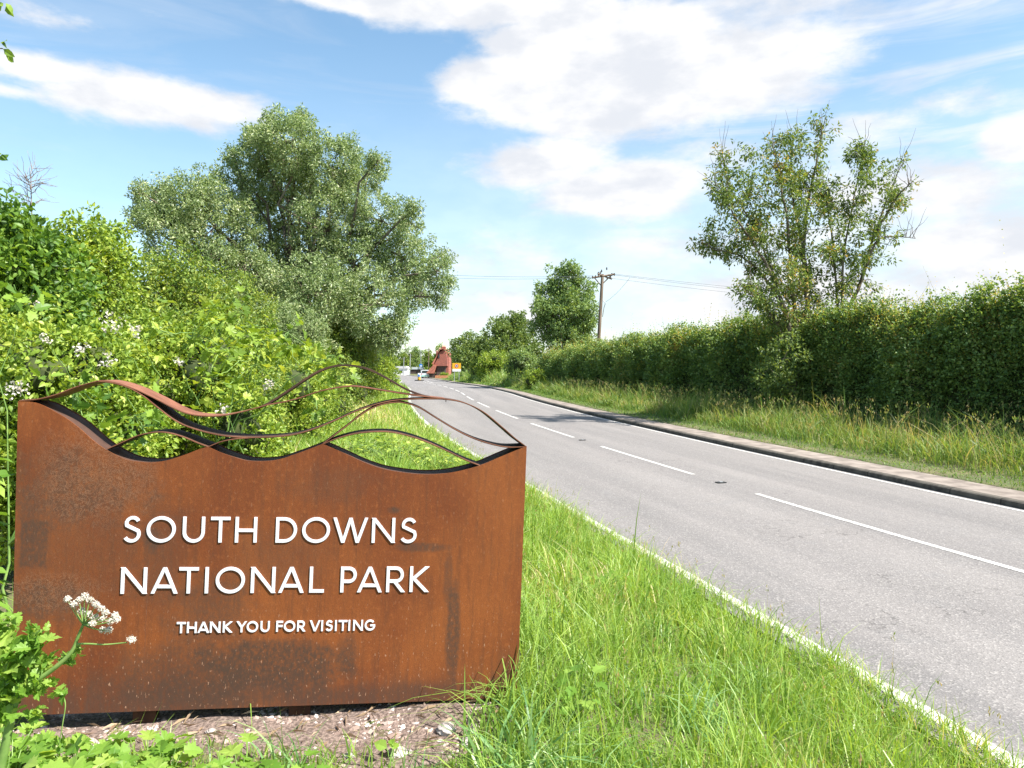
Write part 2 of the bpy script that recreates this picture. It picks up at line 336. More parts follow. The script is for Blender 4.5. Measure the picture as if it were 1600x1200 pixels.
wd = lambda s: np.interp(s, [0, 15, 30, 60, 300], [4.2, 4.15, 4.05, 4.0, 4.0])
n_ = 8; tt_ = np.linspace(0, 1, n_); S_ = sk[:, None] + 0 * tt_; D_ = 3.42 + (wd(S_) - 3.42) * tt_
V, T = grid(road(S_, D_, .098)); tag(link('footway', np_mesh('footway', V, T[:, ::-1], smooth=True), M_foot), kind='structure')

# ------------------------------------------------------------------ the sign
TH = radians(9.6)
nrm = np.array([sin(TH), -cos(TH), 0]); A0 = np.array([-2.247, 3.30, 0.])
def on_plane(px, py, off=0.0):
    r = np.array([(px - 800) / F, 1.0, (YH - py) / F]); c0 = np.array([0, 0, CH]); q = A0 + nrm * off
    t = ((q - c0) @ nrm) / (r @ nrm); return c0 + r * t
BL = on_plane(17, 1118.5); BR = on_plane(808, 1090.7)
eu = unit(BR - BL); ev = np.cross(nrm, eu) * -1; ev = ev if ev[2] > 0 else -ev
def uv(px, py, off=0.0):
    q = on_plane(px, py, off) - BL; return np.array([q @ eu, q @ ev])
Msign = Matrix(((eu[0], nrm[0], ev[0], BL[0]), (eu[1], nrm[1], ev[1], BL[1]), (eu[2], nrm[2], ev[2], BL[2]), (0, 0, 0, 1)))   # local x along, y towards viewer, z up
if Msign.to_3x3().determinant() < 0:   # keep it right-handed: local y points away from the viewer
    Msign = Matrix(((eu[0], -nrm[0], ev[0], BL[0]), (eu[1], -nrm[1], ev[1], BL[1]), (eu[2], -nrm[2], ev[2], BL[2]), (0, 0, 0, 1)))
# local y now points AWAY from the viewer; front face is y = 0, depth grows with y
sign = bpy.data.objects.new('welcome_sign', None); COL.objects.link(sign); sign.matrix_world = Msign
tag(sign, 'rust brown weathered steel national park sign with wave ribbons and white raised letters', 'sign')
DEP = .175

m, nt, out = new_mat('weathered_steel')
tcn = N(nt, 'ShaderNodeTexCoord'); OB = tcn.outputs['Object']
sx = N(nt, 'ShaderNodeSeparateXYZ'); LK(nt, OB, sx.inputs[0]); U_, V_ = sx.outputs[0], sx.outputs[2]
def nzs(scale, stretch=(1, 1, 1), det=6.0, rough=.6, dist=0.0):
    mp = N(nt, 'ShaderNodeMapping'); mp.inputs['Scale'].default_value = stretch; LK(nt, OB, mp.inputs[0])
    n = N(nt, 'ShaderNodeTexNoise', i_Scale=scale, i_Detail=det, i_Roughness=rough, i_Distortion=dist); LK(nt, mp.outputs[0], n.inputs['Vector']); return n.outputs[0]
broad = nzs(1.6, (1, 1, .8), 7.0, .6, .4); streak = nzs(9.0, (4, 4, .35), 6.0, .65); grain = nzs(60., (1, 1, .6), 4.0, .7); speck = nzs(95., (1, 1, .38), 2.0, .6)
c = MIX(nt, MAPR(nt, broad, .34, .66), (.150, .038, .010), (.250, .074, .017))
gr2 = nzs(260., (1, 1, 1), 2.0, .7); c = MIX(nt, MAPR(nt, gr2, .42, .60, 0, .42), c, (.085, .028, .012))
c = MIX(nt, MAPR(nt, streak, .45, .70, 0, .45), c, (.085, .034, .016))
c = MIX(nt, MAPR(nt, grain, .5, .72, 0, .35), c, (.34, .11, .03))
def blob(cx, cy, rx, ry, soft=.35, wob=.5, sq=False):
    u0, v0 = uv(cx, cy); u1, _ = uv(cx + rx, cy); _, v1 = uv(cx, cy - ry)
    dx = MATH(nt, 'MULTIPLY', MATH(nt, 'SUBTRACT', U_, float(u0)), float(1 / abs(u1 - u0))); dy = MATH(nt, 'MULTIPLY', MATH(nt, 'SUBTRACT', V_, float(v0)), float(1 / abs(v1 - v0)))
    if sq: r = MATH(nt, 'MAXIMUM', MATH(nt, 'ABSOLUTE', dx), MATH(nt, 'ABSOLUTE', dy))
    else: r = MATH(nt, 'SQRT', MATH(nt, 'ADD', MATH(nt, 'MULTIPLY', dx, dx), MATH(nt, 'MULTIPLY', dy, dy)))
    r = MATH(nt, 'ADD', r, MATH(nt, 'MULTIPLY', MATH(nt, 'SUBTRACT', edge, .5), wob * 2))
    return MAPR(nt, r, 1.0 + soft, 1.0 - soft)
edge = nzs(8.0, (1, 1, 1), 9.0, .70)
DK = (.062, .036, .024)
dark = [(53, 850, 21, 36, .14, .30, .62), (100, 850, 120, 90, .6, 1.8, .30), (520, 760, 60, 30, .6, 1.5, .3), (370, 1075, 130, 30, .6, 1.4, .5), (545, 1030, 14, 34, .5, .7, .5), (60, 940, 70, 30, .5, 1.0, .6), (110, 760, 110, 55, .6, 1.3, .55), (430, 1040, 110, 40, .3, .9, .75), (330, 960, 60, 55, .6, 1.2, .5),
        (270, 1060, 110, 50, .5, 1.0, .55), (708, 990, 11, 75, .3, .5, .65), (700, 900, 7, 40, .4, .8, .45), (255, 880, 40, 90, .5, 1.2, .35), (660, 855, 40, 7, .4, .9, .6), (615, 797, 9, 5, .5, .6, .7),
        (800, 1075, 26, 50, .5, .9, .5), (236, 845, 12, 18, .5, .8, .6), (180, 1100, 170, 28, .6, 1.1, .45), (600, 1085, 220, 16, .6, 1.0, .55), (440, 870, 70, 40, .7, 1.4, .3)]
for cx, cy, rx, ry, so_, wo_, st in dark:
    c = MIX(nt, MATH(nt, 'MULTIPLY', blob(cx, cy, rx, ry, so_, wo_, sq=(cx == 53)), MATH(nt, 'MULTIPLY', MAPR(nt, grain, .30, .62, .45, 1.25), st), clamp=True), c, DK)
bot = MAPR(nt, V_, .20, .0, 0, .62); c = MIX(nt, MATH(nt, 'MULTIPLY', bot, MAPR(nt, streak, .3, .6)), c, (.080, .042, .028))
# pale scratches and splashes
scr = nzs(22., (1, 1, 1), 9.0, .75, 2.5); line = MATH(nt, 'ABSOLUTE', MATH(nt, 'SUBTRACT', scr, .5)); line = MAPR(nt, line, .020, .0, 0, 1)
smask = blob(150, 740, 90, 75, .4, .8); smask2 = blob(85, 925, 70, 30, .4, .8); sm = MATH(nt, 'MAXIMUM', smask, smask2)
c = MIX(nt, MATH(nt, 'MULTIPLY', MATH(nt, 'MULTIPLY', line, sm), .6), c, (.36, .19, .11))
sp = MAPR(nt, speck, .63, .72); spm = MATH(nt, 'ADD', MAPR(nt, V_, .60, .05, .16, .85), .0)
c = MIX(nt, MATH(nt, 'MULTIPLY', sp, spm), c, (.42, .24, .15))
dk2 = nzs(120., (1, 1, 1), 3.0, .6); c = MIX(nt, MAPR(nt, dk2, .68, .76, 0, .7), c, (.06, .03, .02))
# the seam of two plates
us, _ = uv(229, 950); seam = MAPR(nt, MATH(nt, 'ABSOLUTE', MATH(nt, 'SUBTRACT', U_, float(us))), .004, .0, 0, 1)
c = MIX(nt, MATH(nt, 'MULTIPLY', seam, MAPR(nt, V_, .75, .6, 0, .30)), c, (.10, .05, .035))
p = N(nt, 'ShaderNodeBsdfPrincipled', i_Roughness=.72, i_Metallic=.0); LK(nt, c, p.inputs['Base Color']); p.inputs['Specular IOR Level'].default_value = .25
bp = N(nt, 'ShaderNodeBump', i_Strength=.22, i_Distance=.004); LK(nt, grain, bp.inputs['Height']); LK(nt, bp.outputs[0], p.inputs['Normal'])
LK(nt, p.outputs[0], out.inputs[0]); M_rust = m
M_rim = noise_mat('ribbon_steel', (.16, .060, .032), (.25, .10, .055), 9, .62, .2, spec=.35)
M_shade = noise_mat('shaded_ribbon_steel', (.045, .024, .017), (.085, .042, .028), 9, .8)  # ribbon steel darkened in its colour to stand for shade

def smooth_curve(pts, n=90):                     # Catmull-Rom through pixel points
    pts = np.array(pts, float); q = np.concatenate([[2 * pts[0] - pts[1]], pts, [2 * pts[-1] - pts[-2]]])
    k = len(pts) - 1; t = np.linspace(0, k, n); i = np.minimum(t.astype(int), k - 1); f_ = (t - i)[:, None]
    a, b, c_, d = q[i], q[i + 1], q[i + 2], q[i + 3]
    return .5 * ((2 * b) + (-a + c_) * f_ + (2 * a - 5 * b + 4 * c_ - d) * f_ ** 2 + (-a + 3 * b - 3 * c_ + d) * f_ ** 3)
top_a = smooth_curve([(28, 627), (49, 628), (66, 633), (86, 643.5), (103.5, 653.6), (124, 669), (144, 687), (161, 699.6), (184, 712.5), (201, 719), (218.5, 721.7), (236, 722.5), (259, 719.7), (287.5, 711), (310.5, 702), (325, 698)], 60)
top_b = smooth_curve([(325, 698), (345, 707), (368, 715), (388, 720), (417, 720.5), (440, 716.7), (457, 711), (477, 704), (504, 693.5)], 40)
top_c = smooth_curve([(504, 693.5), (541, 709.6), (569, 722.5), (598, 732.6), (627, 738), (656, 741), (684, 740.7), (713, 737), (750.5, 727), (785, 712.5), (823, 697)], 50)
top = np.concatenate([top_a, top_b[1:], top_c[1:]])
TU = np.array([uv(*q) for q in top]); n = len(TU)
bl = np.array([0, 0.]); br = uv(808, 1090.7)
# left and right edges run straight from the corners to the top corners
bot_u = bl[0] + (TU[:, 0] - TU[0, 0]) / (TU[-1, 0] - TU[0, 0]) * (br[0] - bl[0]); bot = np.stack([bot_u, bl[1] + (bot_u - bl[0]) / (br[0] - bl[0]) * (br[1] - bl[1])], 1)
def sheet(y):      # a full panel at depth y
    return np.concatenate([np.stack([bot[:, 0], np.full(n, y), bot[:, 1]], 1), np.stack([TU[:, 0], np.full(n, y), TU[:, 1]], 1)])
def quads(a, b, k): i = np.arange(k - 1); return np.stack([a + i, a + i + 1, b + i + 1, b + i], 1)
v = np.concatenate([sheet(0.0), sheet(.005)])
T = np.concatenate([quads(0, n, n), quads(2 * n, 3 * n, n)[:, ::-1], quads(n, 3 * n, n), quads(0, 2 * n, n)[:, ::-1], [[0, n, 3 * n, 2 * n]], [[n - 1, 3 * n - 1, 4 * n - 1, 2 * n - 1]]])
link('front_panel', np_mesh('front_panel', v, T), M_rust, sign)
v2 = v.copy(); v2[:, 1] += DEP - .005
link('back_panel', np_mesh('back_panel', v2, T), M_rust, sign)
def bar(name, pts, y0, y1, th, mat, label=None):     # a flat steel bar bent along a curve, width in depth
    pts = np.asarray(pts); k = len(pts); tg = unit(np.gradient(pts, axis=0)); nn_ = np.stack([-tg[:, 1], tg[:, 0]], 1) * th
    if nn_[k // 2, 1] > 0: nn_ = -nn_
    a = pts; b = pts + nn_
    V = np.concatenate([np.stack([q[:, 0], np.full(k, y), q[:, 1]], 1) for y in (y0, y1) for q in (a, b)])
    T = np.concatenate([quads(0, 2 * k, k), quads(k, 3 * k, k)[:, ::-1], quads(k, 0, k), quads(2 * k, 3 * k, k), [[0, k, 3 * k, 2 * k]], [[k - 1, 3 * k - 1, 2 * k - 1 + k, 2 * k - 1][0:1] + [3 * k - 1, 4 * k - 1, 2 * k - 1]]])
    T[-1] = [k - 1, 3 * k - 1, 4 * k - 1, 2 * k - 1]
    me = np_mesh(name, V, T); ob = link(name, me, mat, sign)
    if label: ob['label'] = label
    return ob
inset = TU.copy(); inset[:, 1] -= .004
bar('top_plate', inset[1:-1], .006, DEP - .006, .004, M_shade)  # closed top of the box, its shade put into the colour
side_l = np.stack([np.linspace(bl[0], TU[0, 0], 12), np.linspace(bl[1], TU[0, 1], 12)], 1); side_r = np.stack([np.linspace(br[0], TU[-1, 0], 12), np.linspace(br[1], TU[-1, 1], 12)], 1)
for s_, sg in ((side_l, 1), (side_r, -1)):
    k = len(s_); a = s_ + [sg * .0025, 0]; b = s_ + [sg * .006, 0]
    V = np.concatenate([np.stack([q[:, 0], np.full(k, y), q[:, 1]], 1) for y in (.006, DEP - .006) for q in (a, b)])
    T = np.concatenate([quads(0, 2 * k, k), quads(k, 3 * k, k)[:, ::-1]]); link('side_panel', np_mesh('side_panel', V, T), M_rust, sign)
RB = {
 'a': [(30, 625), (57, 623), (86, 616), (115, 605), (144, 596.5), (161, 594), (187, 599), (210, 607), (230, 616), (250, 626), (267, 635), (288, 644), (310, 648.5), (345, 649), (388, 640), (417, 632), (440, 628), (469, 620.5), (497, 611), (526, 605), (549, 602.7), (569, 604.5), (612, 611.5), (641, 616), (670, 619.5), (696, 622.5)],
 'b': [(150, 594.5), (175, 597.5), (201, 605), (224, 618), (244, 634), (273, 656), (302, 669), (345, 679.5), (388, 683), (440, 681), (469, 676), (497, 667), (526, 655), (555, 642), (584, 632), (612, 625.5), (641, 623), (670, 622.4), (699, 623.4), (727, 629), (756, 643), (785, 666.5), (805, 684), (821, 696)],
 'c': [(400, 637), (420, 627), (445, 611), (470, 594), (495, 579), (518, 571), (541, 569), (564, 572), (584, 579), (612, 594), (635, 607), (664, 618), (696, 622.8)],
 'd': [(167, 701), (187, 692), (216, 679.5), (244, 674.6), (264.5, 676), (287.5, 682.5), (308, 691), (325, 697.5)],
 'e': [(325, 697.5), (345, 689.5), (368, 685), (392, 683.4)],
 'f': [(504, 693), (520, 681), (541, 665), (561, 649), (578, 638.5), (595, 631.8), (612.5, 628.4), (630, 628.4), (655, 636), (684, 653.6), (713, 671), (742, 685), (771, 694), (794, 698), (821, 697.5)],
 'g': [(506, 692.6), (526, 684.5), (555, 677), (584, 674), (612.5, 674.7), (641, 681), (670, 691), (699, 704), (727.5, 718), (750.6, 727)]}
for k_, lab in (('a', 'longest ribbon with a pinkish sunlit crest'), ('b', None), ('c', 'thin ribbon arching highest behind the others'), ('d', None), ('e', None), ('f', None), ('g', 'low ribbon arching over the right hand dip')):
    if k_ == 'c': pts = np.array([uv(*q, -.0) for q in smooth_curve(RB[k_], 80)]); bar('ribbon', pts, .045, DEP - .002, .009, M_shade, lab); continue
    pts = np.array([uv(*q) for q in smooth_curve(RB[k_], 120)]); rbn = bar('ribbon', pts, .0055, DEP - .002, .0060, M_rim if k_ == 'a' else M_shade, lab); rm = bar('rim', pts, .0, .0054, .0036, M_rim); rm.parent = rbn  # all but the longest ribbon carry shade in their colour; rims keep the lit tone
# small weld nub under the joint of the ribbons
uj = uv(697, 623); V, T = tubes([(np.array([[uj[0], .004, uj[1] - .002], [uj[0], .004, uj[1] - .016]]), np.array([.003, .002]))]); link('weld_pin', np_mesh('weld_pin', V, T), M_shade, sign)
# feet: folded steel legs running into the ground
M_foot_steel = noise_mat('foot_steel', (.035, .018, .012), (.08, .035, .018), 8, .8)
for fu in (.55, 1.25, 1.93):
    b_ = br[1] / br[0] * fu
    x0, x1, y0, y1, z0, z1 = fu - .05, fu + .05, .035, .095, b_ - .35, b_ + .25
    V = np.array([[x0, y0, z0], [x1, y0, z0], [x1, y1, z0], [x0, y1, z0], [x0, y0, z1], [x1, y0, z1], [x1, y1, z1], [x0, y1, z1]])
    T = np.array([[0, 1, 5, 4], [1, 2, 6, 5], [2, 3, 7, 6], [3, 0, 4, 7], [4, 5, 6, 7]]); link('foot', np_mesh('foot', V, T), M_foot_steel, sign)

# raised letters, strokes on a unit cap height
def arc(cx, cy, rx, ry, a0, a1, n=20): t = np.radians(np.linspace(a0, a1, n)); return [(cx + rx * cos(q), cy + ry * sin(q)) for q in t]
def glyph(ch, w, t):                       # list of (polyline, closed); w = width / cap height
    h = t / 2
    if ch == 'O': return [(arc(w / 2, .5, w / 2 - h, .5 - h + .01, 0, 360, 41)[:-1], True)]
    if ch == 'I': return [([(w / 2, 0), (w / 2, 1)], False)]
    if ch == 'L': return [([(h, 1), (h, h), (w, h)], False)]
    if ch == 'T': return [([(0, 1 - h), (w, 1 - h)], False), ([(w / 2, 0), (w / 2, 1 - t)], False)]
    if ch == 'H': return [([(h, 0), (h, 1)], False), ([(w - h, 0), (w - h, 1)], False), ([(t, .48), (w - t, .48)], False)]
    if ch == 'U': r = w / 2 - h; return [([(h, 1), (h, r + h)] + arc(w / 2, r + h - .01, r, r, 180, 360, 18) + [(w - h, 1)], False)]
    if ch == 'D': r = .5 - h; return [([(h, h)] + arc(max(w - .5, .1), .5, w - h - max(w - .5, .1), r, -90, 90, 22) + [(h, 1 - h)], True)]
    if ch == 'N': e = t * .72; return [([(h, 0), (h, 1)], False), ([(w - h, 0), (w - h, 1)], False), ([(h * .9, 1.0), (w - h * .9, 0.0)], 'd')]
    if ch == 'W': return [([(h * .9, 1), (w * .29, 0)], 'd'), ([(w * .29, 0), (w * .5, 1)], 'd'), ([(w * .5, 1), (w * .71, 0)], 'd'), ([(w * .71, 0), (w - h * .9, 1)], 'd')]
    if ch == 'V': return [([(h * .95, 1), (w / 2, 0)], 'd'), ([(w / 2, 0), (w - h * .95, 1)], 'd')]
    if ch == 'A': return [([(h * .95, 0), (w / 2, 1)], 'd'), ([(w / 2, 1), (w - h * .95, 0)], 'd'), ([(w * .24, .27), (w * .76, .27)], False)]
    if ch == 'Y': return [([(h * .95, 1), (w / 2, .46)], 'd'), ([(w / 2, .46), (w - h * .95, 1)], 'd'), ([(w / 2, 0), (w / 2, .52)], False)]
    if ch == 'P': r = .285 - h * .25; return [([(h, 0), (h, 1)], False), ([(t, 1 - h)] + arc(w - .30, 1 - h - r + h * .25, .30 - h, r - h * .25, 90, -90, 16) + [(t, 1 - h - 2 * r + h * .5)], False)]
    if ch == 'R': return glyph('P', w * .93, t) + [([(w * .42, .44), (w - h * 1.1, 0)], 'd')]
    if ch == 'K': return [([(h, 0), (h, 1)], False), ([(t * .9, .50), (w - h * 1.2, 1)], 'd'), ([(t * 1.05, .56), (w - h * 1.1, 0)], 'd')]
    if ch == 'F': return [([(h, 0), (h, 1)], False), ([(t, 1 - h), (w, 1 - h)], False), ([(t, .53), (w * .93, .53)], False)]
    if ch == 'G': return [(arc(w / 2, .5, w / 2 - h, .5 - h + .01, 42, 360 - 8, 34) + [(w - h, .46)], False), ([(w * .52, .48), (w - h * .2, .48)], False)]
    if ch == 'S':
        rt, rb = .235 - h * .15, .27 - h * .15; cxt, cxb = w * .52, w * .48
        a = arc(cxt, 1 - h - rt + .01, w * .38 - h * .4, rt, 25, 200, 16); b = arc(cxb, h + rb - .01, w * .5 - h, rb, 30, -150, 18)
        return [(a + b, False)]
def stroke(poly, t, closed):
    q = np.array(poly, float); k = len(q)
    if closed is True:
        nx, pv = np.roll(q, -1, 0), np.roll(q, 1, 0)
    else:
        nx = np.concatenate([q[1:], [2 * q[-1] - q[-2]]]); pv = np.concatenate([[2 * q[0] - q[1]], q[:-1]])
    d1 = unit(q - pv); d2 = unit(nx - q); tg = unit(d1 + d2); nm = np.stack([-tg[:, 1], tg[:, 0]], 1)
    n1_ = np.stack([-d1[:, 1], d1[:, 0]], 1); c_ = np.maximum((nm * n1_).sum(1), .35); off = nm * (t / 2 / c_)[:, None]
    L_, R_ = q + off, q - off
    if closed == 'd':                         # diagonal stroke: ends cut horizontally
        d = unit(q[1] - q[0]); hw = t / 2 / abs(d[1]); L_ = q + [hw, 0]; R_ = q - [hw, 0]
        if d[1] > 0: L_, R_ = R_, L_
    return L_, R_
def letter_mesh(ch, w, t, depth):
    V = []; T = []; o = 0
    for si, (poly, closed) in enumerate(glyph(ch, w, t)):
        L_, R_ = stroke(poly, t, closed); k = len(L_); cl = closed is True
        z = depth + si * .00035 / .12
        V.append(np.concatenate([np.c_[L_, np.full(k, z)], np.c_[R_, np.full(k, z)], np.c_[L_, np.zeros(k)], np.c_[R_, np.zeros(k)]]))
        i = np.arange(k if cl else k - 1); j = (i + 1) % k
        T += [np.stack([i, k + i, k + j, j], 1) + o, np.stack([i, j, 2 * k + j, 2 * k + i], 1) + o, np.stack([k + j, k + i, 3 * k + i, 3 * k + j], 1) + o]
        if not cl: T += [np.array([[0, 2 * k, 3 * k, k], [k - 1, 2 * k - 1, 4 * k - 1, 3 * k - 1]]) + o]
        o += 4 * k
    return np.concatenate(V), np.concatenate(T)
m, nt, out = new_mat('white_letter'); p = N(nt, 'ShaderNodeBsdfPrincipled', i_Roughness=.45); p.inputs['Base Color'].default_value = (.70, .70, .74, 1); LK(nt, p.outputs[0], out.inputs[0]); M_let = m
def line(chars, boxes, ty0, ty1, by0, by1, t, word_label):
    """boxes: left, right px; cap line from y=ty0 at x=boxes[0] to ty1 at the end; base line by0 to by1"""
    xa, xb = boxes[0][0], boxes[-1][1]
    for ch, (x0, x1) in zip(chars, boxes):
        f0 = ((x0 + x1) / 2 - xa) / (xb - xa); ty = ty0 + (ty1 - ty0) * f0; by = by0 + (by1 - by0) * f0
        b0 = uv(x0, by); b1 = uv(x1, by); t0 = uv((x0 + x1) / 2, ty); cap = t0[1] - (b0[1] + b1[1]) / 2
        w = (b1[0] - b0[0]) / cap
        v, T = letter_mesh(ch, w, t, .0048 / cap)
        sl_ = (b1[1] - b0[1]) / (b1[0] - b0[0])
        vx = b0[0] + v[:, 0] * cap; vz = b0[1] + v[:, 1] * cap + sl_ * v[:, 0] * cap
        ob = link('letter', np_mesh('letter', np.stack([vx, -.0001 - v[:, 2] * cap, vz], 1), T), M_let, sign)
line('SOUTHDOWNS', [(192, 220), (228.6, 274), (285, 319.5), (328.6, 359), (367, 401), (430.4, 463.5), (471.5, 515), (520, 573.5), (580.5, 616.5), (624.5, 651)], 806.5, 809.5, 847, 848, .122, '')
line('NATIONALPARK', [(188.5, 229), (236, 277), (279, 309.5), (319, 326), (336.5, 382), (391.5, 429.5), (435, 474), (483, 506), (531.5, 556.5), (558, 596), (603, 632), (639.5, 669)], 886.5, 885, 927.5, 924.5, .122, '')
b3 = []
for a, b in ((103, 235), (255, 397), (413, 578), (592, 746), (782, 918), (985, 1130), (1132, 1300), (1335, 1470)): b3.append((265 + a * .10625, 265 + b * .10625))
for a, b in ((60, 160), (172, 340), (368, 488), (555, 705), (718, 752), (785, 892), (920, 954), (975, 1105), (1118, 1150), (1190, 1335), (1360, 1517)): b3.append((425 + a * .10625, 425 + b * .10625))
line('THANKYOUFORVISITING', b3, 972, 968.2, 989, 984.6, .165, '')

# ------------------------------------------------------------------ foliage materials
M_lime = foliage_mat('leaf_lime', [(0, (.060, .130, .012)), (.45, (.115, .215, .020)), (.8, (.17, .28, .032)), (1, (.23, .33, .045))], .34, var=.55, nscale=1.1)
M_mid = foliage_mat('leaf_mid', [(0, (.040, .095, .012)), (.5, (.085, .165, .020)), (1, (.17, .25, .035))], .33)
M_hazel = foliage_mat('leaf_hazel', [(0, (.035, .09, .012)), (.5, (.075, .165, .018)), (1, (.15, .26, .03))], .36)
M_willow = foliage_mat('leaf_willow', [(0, (.055, .085, .030)), (.5, (.115, .150, .060)), (.85, (.17, .205, .095)), (1, (.25, .26, .14))], .28, rough=.42, spec=.5, tint=(1.3, 1.4, .7))
M_hedge = foliage_mat('leaf_hedge', [(0, (.045, .075, .018)), (.5, (.095, .135, .030)), (.88, (.17, .20, .050)), (1, (.26, .20, .07))], .30, var=.5)
M_hedge2 = foliage_mat('leaf_hedge_tips', [(0, (.09, .12, .022)), (.5, (.17, .20, .040)), (.85, (.27, .27, .06)), (1, (.34, .22, .08))], .35)
M_ash = foliage_mat('leaf_ash', [(0, (.045, .075, .022)), (.5, (.09, .135, .035)), (.88, (.16, .21, .05)), (1, (.26, .19, .07))], .32)
M_far = foliage_mat('leaf_far', [(0, (.045, .085, .025)), (.5, (.085, .140, .040)), (1, (.15, .21, .06))], .3)
M_dark = foliage_mat('leaf_dark', [(0, (.035, .070, .018)), (.5, (.07, .12, .030)), (1, (.13, .19, .045))], .3)
M_petal = foliage_mat('petal', [(0, (.55, .47, .38)), (1, (.78, .74, .66))], .3, tint=(1, 1, 1))
M_grass = foliage_mat('grass_blade', [(0, (.085, .17, .022)), (.4, (.150, .255, .032)), (.78, (.23, .335, .052)), (.92, (.33, .36, .10)), (1, (.50, .42, .20))], .38, rough=.4, spec=.4, nscale=1.3, var=.2)
M_tuft = foliage_mat('tuft_blade', [(0, (.07, .155, .05)), (.6, (.14, .25, .085)), (1, (.26, .34, .15))], .35, rough=.4, spec=.45)
M_dry = foliage_mat('tall_grass_blade', [(0, (.08, .16, .030)), (.5, (.16, .25, .050)), (.8, (.27, .29, .09)), (1, (.40, .30, .15))], .35, nscale=.8, var=.35)

# ------------------------------------------------------------------ plant builders
def clumps(cs, r, per, L, Wd, tpl=DIA, upb=.5, droop=.0, elong=1.0, shell=.45):
    """leaves gathered round clump centres; shaped by the twig each clump sits on"""
    cs = np.repeat(cs, per, 0); n = len(cs); d = rdir(n); rr = np.broadcast_to(r, (n,)) * (shell + (1 - shell) * rng.random(n)) if shell else r * rng.random(n) ** .5
    rr = rr * rng.uniform(.35, 1.0, n)
    off = d * rr[:, None]; off[:, 2] *= elong
    D = unit(d * .8 + rng.normal(size=(n, 3)) * .5 + np.array([0, 0, -droop])); Nn = unit(d * .35 + rng.normal(size=(n, 3)) * .55 + np.array([0, 0, upb]))
    sc_ = rng.uniform(.65, 1.25, n)
    return leaves(cs + off, D, Nn, L * sc_, Wd * sc_, tpl)
def blob_centres(blobs, dens, squash=1.0, inner=.25):
    out_ = []
    for c_, r in blobs:
        k = max(6, int(dens * r * r)); d = rdir(k); q = r * (1 - inner * rng.random(k) ** 1.5)
        q = np.where(rng.random(k) < .22, r * rng.random(k) ** .4, q) * (1 + .14 * rng.normal(size=k))
        p_ = np.asarray(c_) + d * q[:, None] * np.array([1, 1, squash]); out_.append(p_)
    return np.concatenate(out_)
def core_lumps(blobs, f):
    import bmesh
    bm = bmesh.new(); bmesh.ops.create_icosphere(bm, subdivisions=2, radius=1); sv_ = np.array([v.co[:] for v in bm.verts]); st_f = np.array([[v.index for v in q.verts] for q in bm.faces]); bm.free()
    V = []; T = []
    for i, (c_, r) in enumerate(blobs): V.append(np.asarray(c_) + sv_ * (r * f * (1 + .18 * rng.normal(size=(len(sv_), 1))))); T.append(st_f + i * len(sv_))
    return np.concatenate(V), np.concatenate(T)
def plant(name, base, blobs, mat, L, Wd, dens, r, per, label, cat, group=None, tpl=DIA, trunk_r=.08, trunk='trunk', crown='crown', upb=.5, droop=0., squash=1., elong=1., fork=.35, twigs=.5, bark=None, core=.0, extra=None, shoots=0, shoot_h=.6, inner=.25):
    base = np.asarray(base, float); e = empty(name, base, label, cat, group)
    cs = blob_centres(blobs, dens, squash, inner); g_ = gz(cs[:, 0], cs[:, 1]); cs = cs[cs[:, 2] > g_ + .05]
    P_ = [clumps(cs, r, per, L, Wd, tpl, upb, droop, elong)]
    if shoots:
        top_ = cs[rng.choice(len(cs), min(shoots, len(cs)), False)]; sp = []
        for c_ in top_:
            nn_ = 14; t = np.linspace(0, 1, nn_)[:, None]; dr = unit(np.array([rng.normal() * .35, rng.normal() * .35, 1.])); q = c_ + dr * t * shoot_h * rng.uniform(.5, 1.2)
            d = rdir(nn_); P_.append(leaves(q, unit(d + [0, 0, .5]), unit(rdir(nn_) + [0, 0, .6]), L * rng.uniform(.6, 1.1, nn_), Wd * rng.uniform(.6, 1., nn_), tpl))
    if core:
        cv, ct = core_lumps(blobs, core); link('shade_core', np_mesh('shade_core', cv - base, ct, smooth=True), M_core, e)  # added solid lumps that make the bush opaque and its gaps dark
    V, T, R = join(P_); V = V - base
    link(crown, np_mesh(crown, V, T, R), mat, e)
    tb = []; zs = np.mean([c_[2] for c_, _ in blobs]); ftop = base + np.array([0, 0, max((zs - base[2]) * fork, .25)])
    if trunk_r:
        tb.append((bend(base - [0, 0, .15], ftop, 5, wob=.03), np.linspace(trunk_r, trunk_r * .8, 5)))
        for c_, rb in blobs:
            tb.append((bend(ftop - [0, 0, .05], c_, 7, wob=.05, up=.06), np.linspace(trunk_r * .62, trunk_r * .16, 7)))
            k = int(4 + 10 * twigs); sel = cs[np.linalg.norm(cs - c_, axis=1) < rb * 1.3]
            if len(sel):
                for q in sel[rng.choice(len(sel), min(k, len(sel)), False)]: tb.append((bend(c_, q, 4, wob=.06), np.linspace(trunk_r * .16, .004, 4)))
        V, T = tubes(tb, 5); link(trunk, np_mesh(trunk, V - base, T, smooth=True), bark or M_bark, e)
    return e, cs
def pb(lst, Y, dep):        # blobs given by outline position, real distance and depth spread
    o_ = []
    for px, py, r in lst:
        y_ = Y + rng.uniform(-dep, dep); o_.append((P(px, py, y_), r / F * Y))
    return o_
def gp(x, y, up=0.0): return np.array([x, y, float(gz(x, y)) + up])
def mound(x, y, rx, ry, h, k, r):      # blobs filling a rounded bush standing at x, y
    o_ = []; z0 = float(gz(x, y))
    for i in range(k):
        a = i * 2.4 + rng.uniform(-.5, .5); t = ((i + 1) / k) ** .75; q = rng.random() ** .5 * .9 * (1 - .62 * t ** 2); zz = z0 + r * .5 + (h - r * 1.35) * t
        o_.append((np.array([x + rx * q * cos(a), y + ry * q * sin(a), zz]), r * rng.uniform(.75, 1.15)))
    return o_

